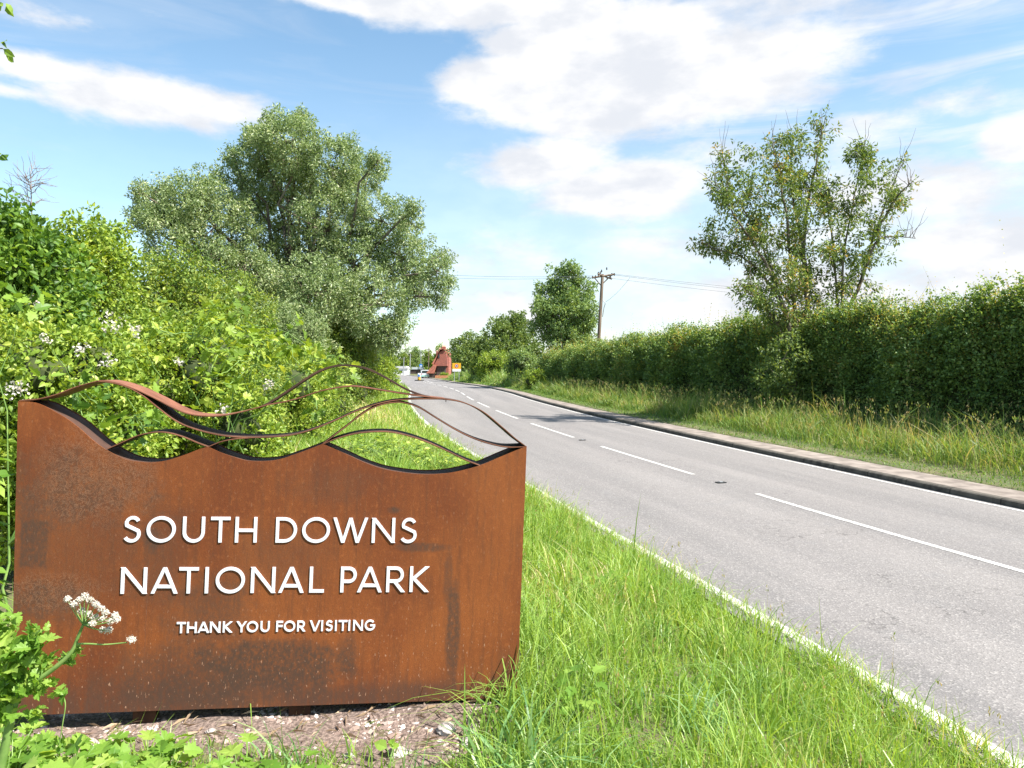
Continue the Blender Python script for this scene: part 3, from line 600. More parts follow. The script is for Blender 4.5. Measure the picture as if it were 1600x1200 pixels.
# ---- the big grey-green willow
wb = [(365, 245, 15), (398, 200, 17), (470, 190, 18), (590, 252, 16), (650, 328, 16), (690, 400, 16), (218, 300, 14), (702, 440, 14), (548, 228, 18), (425, 190, 14), (690, 465, 14), (250, 300, 16), (455, 222, 48), (408, 232, 34), (440, 262, 48), (515, 262, 50), (575, 272, 30), (545, 300, 38), (378, 292, 52), (450, 315, 66), (300, 315, 48), (335, 355, 62), (238, 325, 28), (225, 345, 26), (272, 375, 48), (515, 350, 66), (598, 345, 42), (640, 348, 20),
      (410, 405, 62), (550, 415, 66), (632, 405, 44), (680, 425, 24), (480, 460, 56), (585, 475, 60), (652, 455, 28), (604, 520, 30), (545, 520, 42), (330, 405, 30), (365, 455, 38), (400, 430, 40), (430, 470, 44), (470, 420, 40), (310, 440, 26), (585, 550, 22), (460, 520, 40)]
plant('willow_tree', gp(-8.4, 30.5), pb([(a_, b_, (c_ * .93 if c_ > 20 else c_)) for a_, b_, c_ in wb], 30, 2.6), M_willow, .13, .052, 82, .31, 56, 'tall grey green willow tree leaning out towards the road on the left', 'tree', trunk_r=.19, droop=.25, upb=.45, fork=.45, twigs=.6, elong=1.1)

# ---- shrubs and bramble bank on the left
def shrub(x, y, rx, ry, h, mat, L, Wd, label, k=14, r=.7, dens=42, cr=.22, per=26, tpl=DIA, name='shrub', cat='shrub', **kw):
    return plant(name, gp(x, y), mound(x, y, rx, ry, h, k, r), mat, L * .86, Wd * .76, dens * 2.4, cr * .9, int(per * 1.9), label, cat, group='bushes of the left roadside thicket', tpl=tpl, trunk_r=kw.pop('trunk_r', .05), trunk='stems', crown='foliage', fork=.3, core=kw.pop('core', .5), **kw)
shrub(-5.35, 7.6, .8, 1.2, 3.4, M_hazel, .085, .062, 'tall dark green hazel bush at the far left edge', k=22, r=.5, dens=80, tpl=LEAF, cr=.2, per=20, name='hazel_bush', core=.0, shoots=30)
shrub(-6.6, 11.2, 1.2, 1.3, 4.0, M_lime, .085, .06, 'light green field maple bush with pointed top, right of the dark hazel bush', k=20, r=.6, dens=60, tpl=LEAF, per=16, name='maple_bush', core=.0, shoots=30)
shrub(-7.0, 14.8, 1.5, 1.3, 3.95, M_mid, .085, .062, 'mid green maple bush just left of the big willow', k=20, r=.7, dens=48, tpl=LEAF, per=16, name='maple_bush', core=.0, shoots=20)
shrub(-7.6, 19.0, 1.9, 1.8, 4.0, M_mid, .10, .05, 'dull green thicket bush in front of the left side of the willow', k=18, r=.9, dens=40, name='thicket_bush')
shrub(-7.4, 23.5, 1.8, 2.0, 3.5, M_willow, .11, .045, 'greyish bush below the middle of the willow', k=18, r=.9, dens=36, name='thicket_bush')
shrub(-7.2, 29.0, 1.7, 2.2, 3.6, M_mid, .12, .055, 'round green bush below the right side of the willow', k=16, r=.95, dens=32, name='thicket_bush')
shrub(-7.5, 36.0, 1.7, 3.0, 3.4, M_lime, .14, .07, 'yellow green bush just left of where the verge narrows', k=16, r=.95, dens=30, name='thicket_bush')
shrub(-9.3, 45.0, 1.9, 4.0, 4.0, M_mid, .16, .08, 'green roadside bush farther along the left verge', k=16, r=1.1, dens=22, name='roadside_bush')
shrub(-12.3, 60.0, 2.2, 6.0, 4.3, M_lime, .2, .1, 'bright green roadside bush at the far left bend', k=18, r=1.2, dens=18, name='roadside_bush')
# bramble bank
bl_ = lambda *a, **k: shrub(*a, name='bramble_bush', **k)
bl_(-3.75, 5.9, 1.25, 1.0, 2.15, M_lime, .062, .042, 'lime green bramble bush with pale flowers behind the left half of the sign', k=18, r=.48, dens=130, cr=.17, per=20, tpl=LEAF, shoots=60, shoot_h=.45)
bl_(-3.9, 8.3, 1.35, 1.2, 2.3, M_lime, .065, .045, 'bramble bush with arching yellowish shoots behind the middle of the sign', k=18, r=.52, dens=110, cr=.17, per=19, tpl=LEAF, shoots=60, shoot_h=.5)
bl_(-4.7, 11.4, 1.5, 1.5, 2.5, M_mid, .07, .045, 'darker bramble bush between the maple bushes and the verge', k=18, r=.58, dens=80, cr=.18, per=18, tpl=LEAF, shoots=50)
bl_(-4.9, 15.2, 1.3, 1.8, 2.0, M_lime, .075, .05, 'low bramble bush at the verge behind the right dip of the sign', k=16, r=.58, dens=66, cr=.2, per=18, shoots=40)
bl_(-5.6, 20.0, 1.3, 2.5, 2.1, M_mid, .085, .05, 'bramble bush beside the verge below the willow', k=16, r=.65, dens=50, cr=.22, per=18)
# big pale leaves of a sycamore sapling in the bank
e, cs_ = plant('sycamore_sapling', gp(-3.0, 7.2), pb([(300, 520, 55), (380, 510, 55), (450, 520, 50), (520, 555, 38), (400, 570, 60), (480, 590, 50), (330, 590, 50)], 7.0, .5), M_lime, .088, .075, 110, .15, 5,
      'sycamore sapling with big lime green leaves rising above the bramble behind the sign', 'sapling', tpl=LOBE2, trunk_r=.018, bark=M_stem, trunk='stem', crown='foliage', upb=1.3, twigs=.4)
e, cs_ = plant('sycamore_sapling', gp(-3.35, 4.9), pb([(30, 480, 40), (120, 610, 45), (210, 650, 45), (150, 680, 40)], 4.9, .3), M_hazel, .085, .07, 220, .13, 4,
      'green sapling with broad leaves just behind the top left corner of the sign', 'sapling', tpl=LOBE, trunk_r=.010, bark=M_stem, trunk='stem', crown='foliage', upb=1.2, twigs=.4)
# blossom heads of elder and bramble, in clusters one can point at
def blossom(px, py, Y, r, label):
    c_ = P(px, py, Y); e = empty('blossom_cluster', c_, label, 'flowers', 'pale blossom clusters in the bramble bank')
    n = int(38 * r / .08); d = rdir(n); d[:, 1] = -abs(d[:, 1]) * .6; q = d * (r * 1.25 * rng.random(n) ** .7)[:, None]
    V, T, R = join([leaves(q, rdir(n), unit(rdir(n) + [0, -.7, .8]), .019, .017, DIA) for _ in range(2)])
    link('petals', np_mesh('petals', V, T, R), M_petal, e)
    V, T = tubes([(bend((0, .02, -.02), (.03, .3, -.35), 5, wob=.04), np.linspace(.002, .004, 5))]); link('stalk', np_mesh('stalk', V, T), M_stem, e)
for px, py, Y, r, lb in ((178, 505, 5.3, .085, 'largest pale blossom cluster high on the bank left of centre'), (30, 608, 4.3, .07, 'pale pink blossom cluster beside the top left corner of the sign'), (72, 530, 5.0, .035, 'small pale blossom at the far left of the bank'),
                         (128, 545, 5.0, .05, 'pale blossom above the first crest of the sign ribbon'), (170, 565, 4.9, .05, 'pale blossom just over the first ribbon crest'), (215, 515, 5.4, .05, 'faint blossom right of the largest cluster'), (280, 565, 5.6, .035, 'small blossom above the pink ribbon'),
                         (420, 600, 6.2, .05, 'blossom behind the middle of the ribbons'), (350, 640, 4.9, .04, 'blossom just above the long ribbon trough'), (55, 470, 5.6, .04, 'faint blossom at the upper left of the bank')):
    blossom(px, py, Y, r, lb)
# leafless treetop behind the hazel
def bare_tree(base, top, spread, k, label, name='bare_tree'):
    e = empty(name, base, label, 'tree'); tb = [(bend(base, top, 8, wob=.01), np.linspace(.05, .01, 8))]
    for _ in range(k):
        t = rng.uniform(.6, 1); a = base * (1 - t) + top * t; d = unit(np.array([rng.normal(), rng.normal(), rng.uniform(.2, 1.2)])); q = a + d * spread * rng.uniform(.3, 1) * (1.3 - t)
        tb.append((bend(a, q, 5, wob=.05), np.linspace(.012, .005, 5)))
        for _ in range(3): u_ = rng.uniform(.3, 1); b = a * (1 - u_) + q * u_; tb.append((bend(b, b + unit(d + rng.normal(size=3) * .6) * spread * .35, 4, wob=.05), np.linspace(.007, .003, 4)))
    V, T = tubes(tb, 4); link('branches', np_mesh('branches', V - base, T), noise_mat('dead_bark', (.16, .13, .12), (.28, .24, .22), 6), e)
bare_tree(gp(-11.2, 17.0), P(48, 268, 17.0), 1.3, 34, 'leafless grey treetop poking up behind the dark hazel bush')
# branch tips reaching into the top left corner
e = empty('overhanging_tree', gp(-3.7, 3.6), 'leafy branch tips reaching in at the top left corner of the view', 'tree')
tb = [(bend(gp(-3.7, 3.6), P(-190, 60, 3.9), 8, wob=.02), np.linspace(.05, .03, 8))]; lv = []
for (px, py, k) in ((2, 8, 5), (4, 76, 6), (-2, 246, 4), (-60, 40, 12), (-70, 200, 12), (-80, 330, 12)):
    q = P(px, py, 3.9); tb.append((bend(P(-190, 60 + .5 * py, 3.9), q, 6, wob=.03, up=.05), np.linspace(.012, .003, 6)))
    n = k; lv.append(leaves(q + rng.normal(size=(n, 3)) * .018, unit(np.array([.6, 0, -.5]) + rng.normal(size=(n, 3)) * .5), unit(rdir(n) + [0, -.5, .6]), .055, .038, LEAF))
V, T, R = join(lv); o_ = np.array(e.location); link('foliage', np_mesh('foliage', V - o_, T, R), M_hazel, e)
V, T = tubes(tb, 5); link('branches', np_mesh('branches', V - o_, T), M_twig, e)

# ---- right side: round tree, dark trees, bushes
plant('ash_tree', gp(4.4, 60), pb([(880, 445, 26), (905, 452, 22), (860, 470, 28), (900, 485, 30), (875, 500, 34), (850, 515, 22), (905, 525, 26), (880, 545, 26), (920, 495, 16), (845, 485, 18), (890, 425, 14), (915, 540, 16)], 60, 1.8), M_far, .24, .12, 26, .5, 55,
      'rounded fresh green tree just left of the wooden power pole', 'tree', trunk_r=.22, upb=.5, group='trees beyond the right verge')
plant('oak_tree', gp(-.5, 88), pb([(795, 510, 24), (775, 520, 18), (815, 505, 16), (800, 530, 26), (820, 535, 20), (780, 545, 20), (830, 555, 22), (805, 560, 22)], 88, 2.5), M_dark, .3, .18, 16, .6, 50, 'broad dark green tree left of the rounded green tree', 'tree', trunk_r=.25, group='trees beyond the right verge')
plant('oak_tree', gp(-6.5, 112), pb([(722, 545, 18), (735, 535, 15), (745, 550, 20), (760, 545, 18), (728, 562, 18)], 112, 2.5), M_dark, .34, .2, 12, .7, 50, 'dark tree standing over the yellow road sign', 'tree', trunk_r=.25, group='trees beyond the right verge')
def rb(px, top, w, Y, mat, label, L=.2, Wd=.11, name='roadside_bush', dens=24):
    x = (px - 800) / F * Y; h = CH + (YH - top) / F * Y - float(gz(x, Y)); plant(name, gp(x, Y), mound(x, Y, w / 2 / F * Y * .8, w / 2 / F * Y * .8, h, 12, h * .32), mat, L, Wd, dens, .4, 40, label, 'bush', core=.6, group='bushes along the right verge', trunk_r=.06, trunk='stems', crown='foliage', fork=.3)
rb(770, 548, 60, 82, M_lime, 'yellow green bush in front of the dark oak tree')
rb(754, 558, 34, 92, M_mid, 'green bush behind the right edge of the yellow sign')
rb(815, 548, 60, 66, M_far, 'round mid green bush left of the rounded tree')
rb(858, 560, 44, 58, M_dark, 'dark bush at the foot of the rounded tree')
rb(836, 578, 30, 52, M_lime, 'small bright bush at the left end of the long hedge', dens=20, L=.14, Wd=.08)

# ---- hedges
def hedge(name, s0, s1, d_of, h_of, wdt, mat, L, Wd, n, label, tops=0, tipmat=None):
    c_ = road((s0 + s1) / 2, d_of((s0 + s1) / 2)); base = np.array([c_[0], c_[1], float(gz(c_[0], c_[1]))]); e = empty(name, base, label, 'hedge', 'hedges along the right verge')
    def surf(s, a, r=1.0):          # a: 0 road side foot .. 1 field side foot, round the section
        dmid = d_of(s) + wdt / 2; h = h_of(s) * (1 + .045 * np.sin(s * 1.1) + .03 * np.sin(s * 3.7) + .02 * np.sin(s * 8.3)); th = pi * (1 - a)
        ex = .45; cx = np.sign(np.cos(th)) * abs(np.cos(th)) ** ex; sz = abs(np.sin(th)) ** ex
        cx = cx * (1 - .42 * sz ** 5); dd_ = dmid + cx * wdt / 2 * r * (1 + .16 * np.sin(s * 1.3 + a * 5) + .12 * np.sin(s * 2.9 - a * 9) + .12 * np.sin(s * 5.3 + a * 21) - .12 * (1 - sz)); q = road(s, dd_); q[..., 2] = gz(q[..., 0], q[..., 1]) + h * r * sz * (.97 + .03 * np.sin(s * 7)); return q
    ns = int((s1 - s0) / .5) + 2; S_, A_ = np.meshgrid(np.linspace(s0, s1, ns), np.linspace(0, 1, 22), indexing='ij'); q = surf(S_, A_, .86); q[..., 2] += .02 * rng.normal(size=q.shape[:2])
    V, T = grid(q); link('shade_core', np_mesh('shade_core', V - base, T), M_core, e)  # solid dark core added to stop see-through and light leaking through the hedge
    # leafy sprays: horizontal layers growing out of the face
    nc = n // 14; s = rng.uniform(s0, s1, nc); a = np.where(rng.random(nc) < .72, rng.uniform(0, .5, nc), rng.uniform(.0, .85, nc)); lam = .88 + .34 * rng.random(nc) ** 2.2; q = surf(s, a, lam)
    q2 = surf(s, a, lam + .06); od = unit(q2 - q + 1e-6); od[:, 2] = np.maximum(od[:, 2], -.05)
    k = 14; t = rng.random((nc, k, 1)); along = unit(rng.normal(size=(nc, 1, 3)) * np.array([1, 1, .25]) + od[:, None] * .9)
    pos = q[:, None] + along * t * .38 + rng.normal(size=(nc, k, 3)) * .05; n_ = nc * k; pos = pos.reshape(-1, 3)
    D = unit(np.repeat(along[:, 0], k, 0) * .6 + rng.normal(size=(n_, 3)) * .5); Nn = unit(rng.normal(size=(n_, 3)) * .45 + np.repeat(od, k, 0) * .35 + [0, 0, .85]); sc_ = rng.uniform(.6, 1.25, n_)
    V, T, R = leaves(pos, D, Nn, L * sc_, Wd * sc_); hh = np.repeat(np.repeat(a, k), 4); R = np.clip(R * .85, 0, 1)
    link('foliage', np_mesh('foliage', V - base, T, R), mat, e)
    if tops:
        s = rng.uniform(s0, s1, tops); a = rng.normal(.37, .13, tops); a = np.clip(a, .12, .8); q = surf(s, a, .97); dr = unit(rng.normal(size=(tops, 3)) * .28 + [0, 0, 1]); ln = rng.gamma(2.2, .18, tops) + .08; k = 12
        t = np.linspace(.05, 1, k); pos = (q[:, None] + dr[:, None] * (t[None, :, None] * ln[:, None, None])).reshape(-1, 3); n_ = tops * k; D = unit(rdir(n_) + [0, 0, .7]); sz = np.tile(1.1 - .5 * t, tops) * rng.uniform(.7, 1.2, n_)
        V, T, R = leaves(pos, D, unit(rdir(n_) + [0, 0, .4]), L * .85 * sz, Wd * .85 * sz); link('top_shoots', np_mesh('top_shoots', V - base, T, R), tipmat, e)
        tb = [(np.stack([q[i], q[i] + dr[i] * ln[i] * 1.03]), np.array([.005, .002])) for i in range(0, tops, 2)]
        V, T = tubes(tb, 3); link('twigs', np_mesh('twigs', V - base, T), M_twig, e)
    return e
HH = lambda s: np.interp(s, [0, 12, 16, 20, 24, 30, 40, 50, 58], [3.15, 3.1, 3.0, 2.9, 2.85, 2.65, 2.4, 2.15, 1.9]); HD = lambda s: np.interp(s, [0, 12, 20, 30, 52], [9.3, 8.9, 8.4, 7.8, 6.5])
hedge('hawthorn_hedge', 2.0, 20.6, HD, HH, 2.0, M_hedge, .085, .062, 210000, 'tall dark hawthorn hedge with shaggy top, nearest on the right of the road', 8000, M_hedge2)
hedge('hawthorn_hedge', 20.9, 55.0, HD, HH, 2.0, M_hedge, .10, .07, 210000, 'long hawthorn hedge with yellowish top running from the sparse tree to the power pole', 8000, M_hedge2)
# gap between the hedges is filled by the elder and the sparse tree
HX = road(21.0, 9.6)
# ---- sparse tree in the hedge line
TY = 24.3
def sparse_tree():
    base = gp(P(1245, 600, TY)[0], TY); e = empty('sparse_ash_tree', base, 'sparse leggy ash tree with bare upright twigs growing in the gap of the hedge', 'tree')
    tb = []; cs = []; bare = []
    def limb(pts, r0, r1, ns=9):
        q = smooth_curve(pts, ns * 3); yy = TY + np.linspace(0, rng.uniform(-1.5, 1.5), len(q)); w = np.array([P(a, b, y_) for (a, b), y_ in zip(q, yy)]); w += rng.normal(size=w.shape) * .012
        tb.append((w, np.linspace(r0, r1, len(w)))); return w
    main = [[(1245, 640), (1240, 560), (1225, 480), (1190, 400), (1150, 340), (1120, 290)], [(1247, 640), (1245, 540), (1238, 440), (1230, 350), (1215, 260), (1205, 215)],
            [(1250, 640), (1255, 540), (1262, 450), (1250, 370), (1235, 280), (1240, 215)], [(1250, 600), (1262, 500), (1256, 400), (1262, 320), (1280, 230), (1285, 200)],
            [(1315, 640), (1312, 540), (1322, 490), (1345, 440), (1365, 370), (1390, 300), (1412, 250)], [(1318, 560), (1316, 470), (1318, 400), (1330, 330), (1345, 260), (1350, 230)],
            [(1312, 560), (1306, 440), (1296, 340), (1280, 290)], [(1240, 520), (1205, 450), (1165, 405), (1120, 390), (1100, 380)], [(1235, 480), (1210, 430), (1175, 350), (1140, 290), (1128, 240)], [(1232, 540), (1210, 500), (1185, 470), (1165, 455)],
            [(1345, 440), (1370, 378), (1400, 370), (1430, 372)], [(1365, 370), (1400, 310), (1425, 285)]]
    for i, ml in enumerate(main):
        w = limb(ml, .095 if i in (0, 1, 2, 3, 4) else .05, .010)
        k = len(w)
        for j in range(34 if i < 10 else 8):
            t = rng.uniform(.28, 1); a = w[int(t * (k - 1))]; d = unit(np.array([rng.normal() * .9, rng.normal() * .9, rng.uniform(-.3, 1.3)])); ln = rng.uniform(.3, 1.0) * (1.2 - .5 * t); b = a + d * ln
            tb.append((bend(a, b, 5, wob=.07, up=.05), np.linspace(.013, .004, 5)))
            if rng.random() < (.86 if i < 10 else .25): cs.append(b); cs.append(a * .4 + b * .6)
            if rng.random() < .5: cs.append(a + rng.normal(size=3) * .12)
        tip = w[-1]
        for _ in range(6 if i not in (7, 9) else 3):
            a = tip + rng.normal(size=3) * np.array([.5, .5, .25]); b = a + np.array([rng.normal() * .1, rng.normal() * .1, rng.uniform(.5, 1.2)]); a = w[-1 - int(rng.integers(0, max(2, k // 5)))]; b = a + np.array([rng.normal() * .22, rng.normal() * .22, rng.uniform(.4, 1.15)]); bare.append((bend(a, b, 5, wob=.025), np.linspace(.010, .003, 5)))
    sil = [(1165, 260, 40), (1140, 300, 35), (1120, 290, 22), (1110, 350, 24), (1125, 385, 26), (1180, 300, 45), (1215, 240, 30), (1240, 220, 26), (1280, 235, 26), (1240, 290, 46), (1200, 350, 46), (1265, 300, 40), (1230, 370, 40), (1170, 360, 34), (1285, 330, 28),
           (1345, 300, 28), (1380, 270, 26), (1400, 310, 20), (1345, 360, 30), (1330, 410, 26), (1310, 450, 22), (1235, 430, 40), (1210, 445, 26), (1265, 450, 34), (1250, 490, 44), (1190, 465, 20), (1225, 520, 40), (1290, 500, 24), (1300, 395, 20), (1275, 540, 34), (1350, 250, 20)]
    for px, py, r in sil:
        c_ = P(px, py, TY + rng.uniform(-1.2, 1.2)); rr = r / F * TY; k = int(26 * rr * rr + 5); cs += list(c_ + rdir(k) * (rr * rng.random(k) ** .5)[:, None])
    cs = np.array(cs); cs = cs[rng.random(len(cs)) < .78]
    V, T, R = clumps(cs, .24, 26, .14, .055, DIA, .45, .45, 1.35); link('crown', np_mesh('crown', V - base, T, R), M_ash, e)
    V, T = tubes(tb + bare, 6); link('trunk', np_mesh('trunk', V - base, T, smooth=True), M_bark, e)
sparse_tree()
g1 = P(1232, 560, 23.6)
plant('elder_bush', gp(g1[0], 23.6), pb([(1225, 560, 34), (1240, 600, 38), (1225, 630, 34), (1255, 545, 30), (1215, 590, 30), (1250, 640, 32), (1262, 580, 30)], 23.6, .6), M_dark, .11, .06, 60, .25, 30, 'dark elder bush filling the gap between the two hedges under the sparse tree', 'bush', trunk_r=.05, trunk='stems', crown='foliage')

# ------------------------------------------------------------------ grasses
def blades(x, y, h, w, lean, segs=3, rnd=None, curl=.5, z=None):
    n = len(x); z = gz(x, y) if z is None else z; a = rng.uniform(0, 2 * pi, n); dirx, diry = np.cos(a) * lean, np.sin(a) * lean; fa = rng.uniform(0, 2 * pi, n); fx, fy = np.cos(fa), np.sin(fa)
    t = np.linspace(0, 1, segs + 1); V = []
    hh = h[:, None]; bx = x[:, None] + dirx[:, None] * hh * t ** 2; by = y[:, None] + diry[:, None] * hh * t ** 2; ll = np.abs(lean)[:, None]; bz = z[:, None] - .02 + hh * (t - curl * ll * t ** 3 * .55)
    ww = w[:, None] * np.array([.8, 1.0, .75, .45, .3, .2][:segs] + [0.0])[None] * .5
    L_ = np.stack([bx - fx[:, None] * ww, by - fy[:, None] * ww, bz], -1); R_ = np.stack([bx + fx[:, None] * ww, by + fy[:, None] * ww, bz], -1)
    V = np.concatenate([L_[:, :-1], R_[:, :-1], L_[:, -1:]], 1); k = 2 * segs + 1; T = []
    for i in range(segs - 1): T += [[i, segs + i, segs + i + 1], [i, segs + i + 1, i + 1]]
    T.append([segs - 1, 2 * segs - 1, 2 * segs]); T = np.array(T)
    return V.reshape(-1, 3), (T[None] + (np.arange(n) * k)[:, None, None]).reshape(-1, 3), np.repeat(rng.random(n) if rnd is None else rnd, k)
def scatter(n, s0, s1, d0, d1): 
    s = rng.uniform(s0, s1, n); d = rng.uniform(d0, d1, n); q = road(s, d); return q[:, 0], q[:, 1], s, d
def bare_patch(x, y):          # the stony ground under and in front of the sign
    u = (x - BL[0]) * cos(TH) + (y - BL[1]) * sin(TH); v_ = -(x - BL[0]) * sin(TH) + (y - BL[1]) * cos(TH)
    front = np.interp(u, [-.2, .3, 1.0, 1.6, 2.0, 2.25], [-.20, -.21, -.26, -.44, -.40, -.12]) + .05 * np.sin(u * 9)
    return (u > .0) & (u < 2.28) & (v_ > front) & (v_ < .45)
def tone(x, y): return .5 + .25 * np.sin(x * 1.9 + 1.3 * np.sin(y * 1.1)) + .25 * np.sin(y * 1.4 - x * .8)
G_ = []
# near verge, dense; density falls with distance
for (n, s0, s1, d0, d1, h, w, sg) in ((80000, -3.5, 4.5, -9.6, -3.41, .20, .0065, 3), (50000, 4.5, 10, -8.2, -3.43, .21, .009, 3), (36000, 10, 20, -7.8, -3.36, .22, .013, 2), (26000, 20, 40, -7.5, -3.40, .26, .024, 2), (16000, 40, 120, -6.5, -3.38, .3, .05, 2)):
    x, y, s, d = scatter(n, s0, s1, d0, d1); k = ~bare_patch(x, y) & (y > 1.15); x, y, s, d = x[k], y[k], s[k], d[k]; n = len(x)
    cl = (np.sin(x * 5.3 + 2 * np.sin(y * 3.1)) * np.sin(y * 4.7 + x * 1.7) + 1) / 2
    edge_ = sstep((-d - 3.34) / .5); hh = h * rng.gamma(5, .2, n) * (.38 + 1.0 * cl ** 1.3) * (.55 + .45 * edge_); hh = np.where((x < -.25) & (y < 3.5), hh * .5, hh); ln = np.clip(rng.gamma(2.2, .24, n), 0, 1.5)
    G_.append(blades(x, y, hh, w * rng.uniform(.6, 1.4, n), ln, sg, np.clip(rng.random(n) * .75 + .32 * tone(x, y) - .03 + .5 * np.exp(-((s - 24) / 4) ** 2 - ((d + 5.2) / 1.1) ** 2), 0, 1)))
for _ in range(430):                       # coarser clumps among the fine grass
    cx_, cy_, s_, d_ = scatter(1, -2.5, 12, -8, -3.7)
    if bare_patch(cx_, cy_)[0] or cy_[0] < 1.3 or (cx_[0] < -.25 and cy_[0] < 3.6): continue
    n = int(rng.integers(16, 46)); G_.append(blades(cx_[0] + rng.normal(size=n) * .09, cy_[0] + rng.normal(size=n) * .09, rng.uniform(.18, .46, n), rng.uniform(.007, .018, n), np.clip(rng.gamma(3, .3, n), 0, 1.8), 5, np.clip(rng.random(n) * .35 + rng.uniform(-.1, .5), 0, 1), curl=1.0))
x, y, s, d = scatter(15000, -3, 22, -3.60, -3.37); k = (s < 4) | (rng.random(len(s)) < .3); x, y, s, d = x[k], y[k], s[k], d[k]; n = len(x); G_.append(blades(x, y, (.10 + .05 * np.sin(s * 3.1) ** 2) * rng.gamma(5, .2, n), np.interp(s, [0, 20], [.006, .014]), np.clip(rng.gamma(2.2, .3, n), 0, 1.5), 3))
# thin ends leaning over the white line
x, y, s, d = scatter(3500, -2, 14, -3.42, -3.31); n = len(x); G_.append(blades(x, y, .15 * rng.gamma(5, .2, n), np.full(n, .006), rng.uniform(.2, 1.0, n), 3))
V, T, R = join(G_); tag(link('verge_grass', np_mesh('verge_grass', V, T, R), M_grass), 'bright green rough grass covering the near left verge', 'grass', kind='stuff')
# seed stalks
x, y, s, d = scatter(420, -1, 16, -5.6, -3.45); k = ~bare_patch(x, y); x, y = x[k], y[k]; n = len(x); h_ = rng.uniform(.28, .5, n); a1 = blades(x, y, h_, np.full(n, .0035), rng.uniform(0, .5, n), 3, rng.uniform(.6, 1, n))
tipz = a1[0].reshape(n, 7, 3)[:, 6]; hd = [leaves(tipz + rng.normal(size=(n, 3)) * [.006, .006, .022], unit(rdir(n) * .4 + [0, 0, 1]), rdir(n), .028, .007, DIA, rng.uniform(.6, 1, n)) for _ in range(5)]
V, T, R = join([a1] + hd); tag(link('grass_stalks', np_mesh('grass_stalks', V, T, R), M_dry), 'thin flowering grass stalks leaning over the white edge line', 'grass', kind='stuff')

# right verge: short strip, then tall shaggy grass
G_ = []
x, y, s, d = scatter(95000, 1.5, 60, 3.96, 9.2); k = y < 62; x, y, s, d = x[k], y[k], s[k], d[k]; n = len(x)
band = sstep((d - np.interp(s, [0, 60], [4.9, 4.5])) / .8); cl = (np.sin(s * 1.9 + 1.5 * np.sin(d * 2.1)) * np.sin(s * .83 + d) + 1) / 2
hh = (.06 + .50 * band * (.40 + .75 * cl)) * rng.gamma(6, .167, n); wdt_ = np.interp(s, [0, 20, 60], [.013, .02, .045]) * rng.uniform(.5, 1.3, n)
G_.append(blades(x, y, hh, wdt_, np.clip(rng.gamma(2, .32, n), 0, 1.6), 3, np.clip(rng.random(n) * .62 + .42 * band * np.sin(s * .9 + d * 2) ** 2, 0, 1)))
x, y, s, d = scatter(1300, 3, 40, 5.2, 8.6); n = len(x); h_ = rng.uniform(.6, 1.05, n); a1 = blades(x, y, h_, np.full(n, .008), rng.uniform(0, .5, n), 3, rng.uniform(.55, 1, n)); tipz = a1[0].reshape(n, 7, 3)[:, 6]
hd = [leaves(tipz + rng.normal(size=(n, 3)) * [.015, .015, .04], unit(rdir(n) * .6 + [0, 0, 1]), rdir(n), .07, .018, DIA, rng.uniform(.5, 1, n)) for _ in range(5)]
V, T, R = join(G_ + [a1] + hd); tag(link('tall_grass', np_mesh('tall_grass', V, T, R), M_dry), 'tall shaggy grass with brown seed heads at the foot of the right hand hedge', 'grass', kind='stuff')
x, y, s, d = scatter(26000, 60, 135, 4.1, 9.5); n = len(x); V, T, R = blades(x, y, (.15 + .7 * sstep((d - 5) / 1)) * rng.gamma(6, .167, n), np.full(n, .09), rng.gamma(2, .3, n), 2, rng.random(n) * .8)
tag(link('verge_grass', np_mesh('verge_grass_far', V, T, R), M_dry), 'sunlit yellowish grass on the far right verge below the trees', 'grass', kind='stuff')

# grass tufts one can point at
def tuft(x, y, n, h, label, w=.010, spread=.07, mat=None):
    b = gp(x, y); e = empty('grass_tuft', b, label, 'grass tuft', 'coarse grass tufts round the sign'); xx = x + rng.normal(size=n) * spread; yy = y + rng.normal(size=n) * spread
    V, T, R = blades(xx, yy, h * rng.uniform(.5, 1.15, n), w * rng.uniform(.6, 1.2, n), rng.uniform(.1, 1.3, n), 5, curl=1.0); link('blades', np_mesh('blades', V - b, T, R), mat or M_tuft, e)
tuft(.04, 2.9, 110, .40, 'bluish green coarse grass tuft at the right foot of the sign', .019, .09); tuft(-.92, 2.95, 34, .32, 'grass tuft arching up before the bottom edge of the sign below the word YOU', .013, .06)
tuft(-.40, 2.86, 26, .24, 'thin grass tuft in the soil below the word VISITING', .009, .08); tuft(-1.25, 2.92, 22, .24, 'thin grass tuft in the gravel below the word THANK', .008, .07); tuft(-.20, 2.72, 60, .24, 'dense grass tuft at the bottom edge beside the pale stones', .008, .10, M_grass)
tuft(.35, 2.78, 60, .36, 'coarse grass tuft at the bottom of the view right of the sign', .016, .12); tuft(-.62, 2.72, 70, .20, 'low bright grass tuft at the bottom edge below the sign centre', .006, .12, M_grass)
tuft(1.0, 3.7, 60, .34, 'coarse grass tuft in the middle of the near verge', .015, .12); tuft(1.5, 4.6, 60, .34, 'grass tuft beside the white line halfway along the verge', .014, .12); tuft(1.35, 3.0, 50, .33, 'coarse grass tuft low in the view near the road edge', .014, .11)

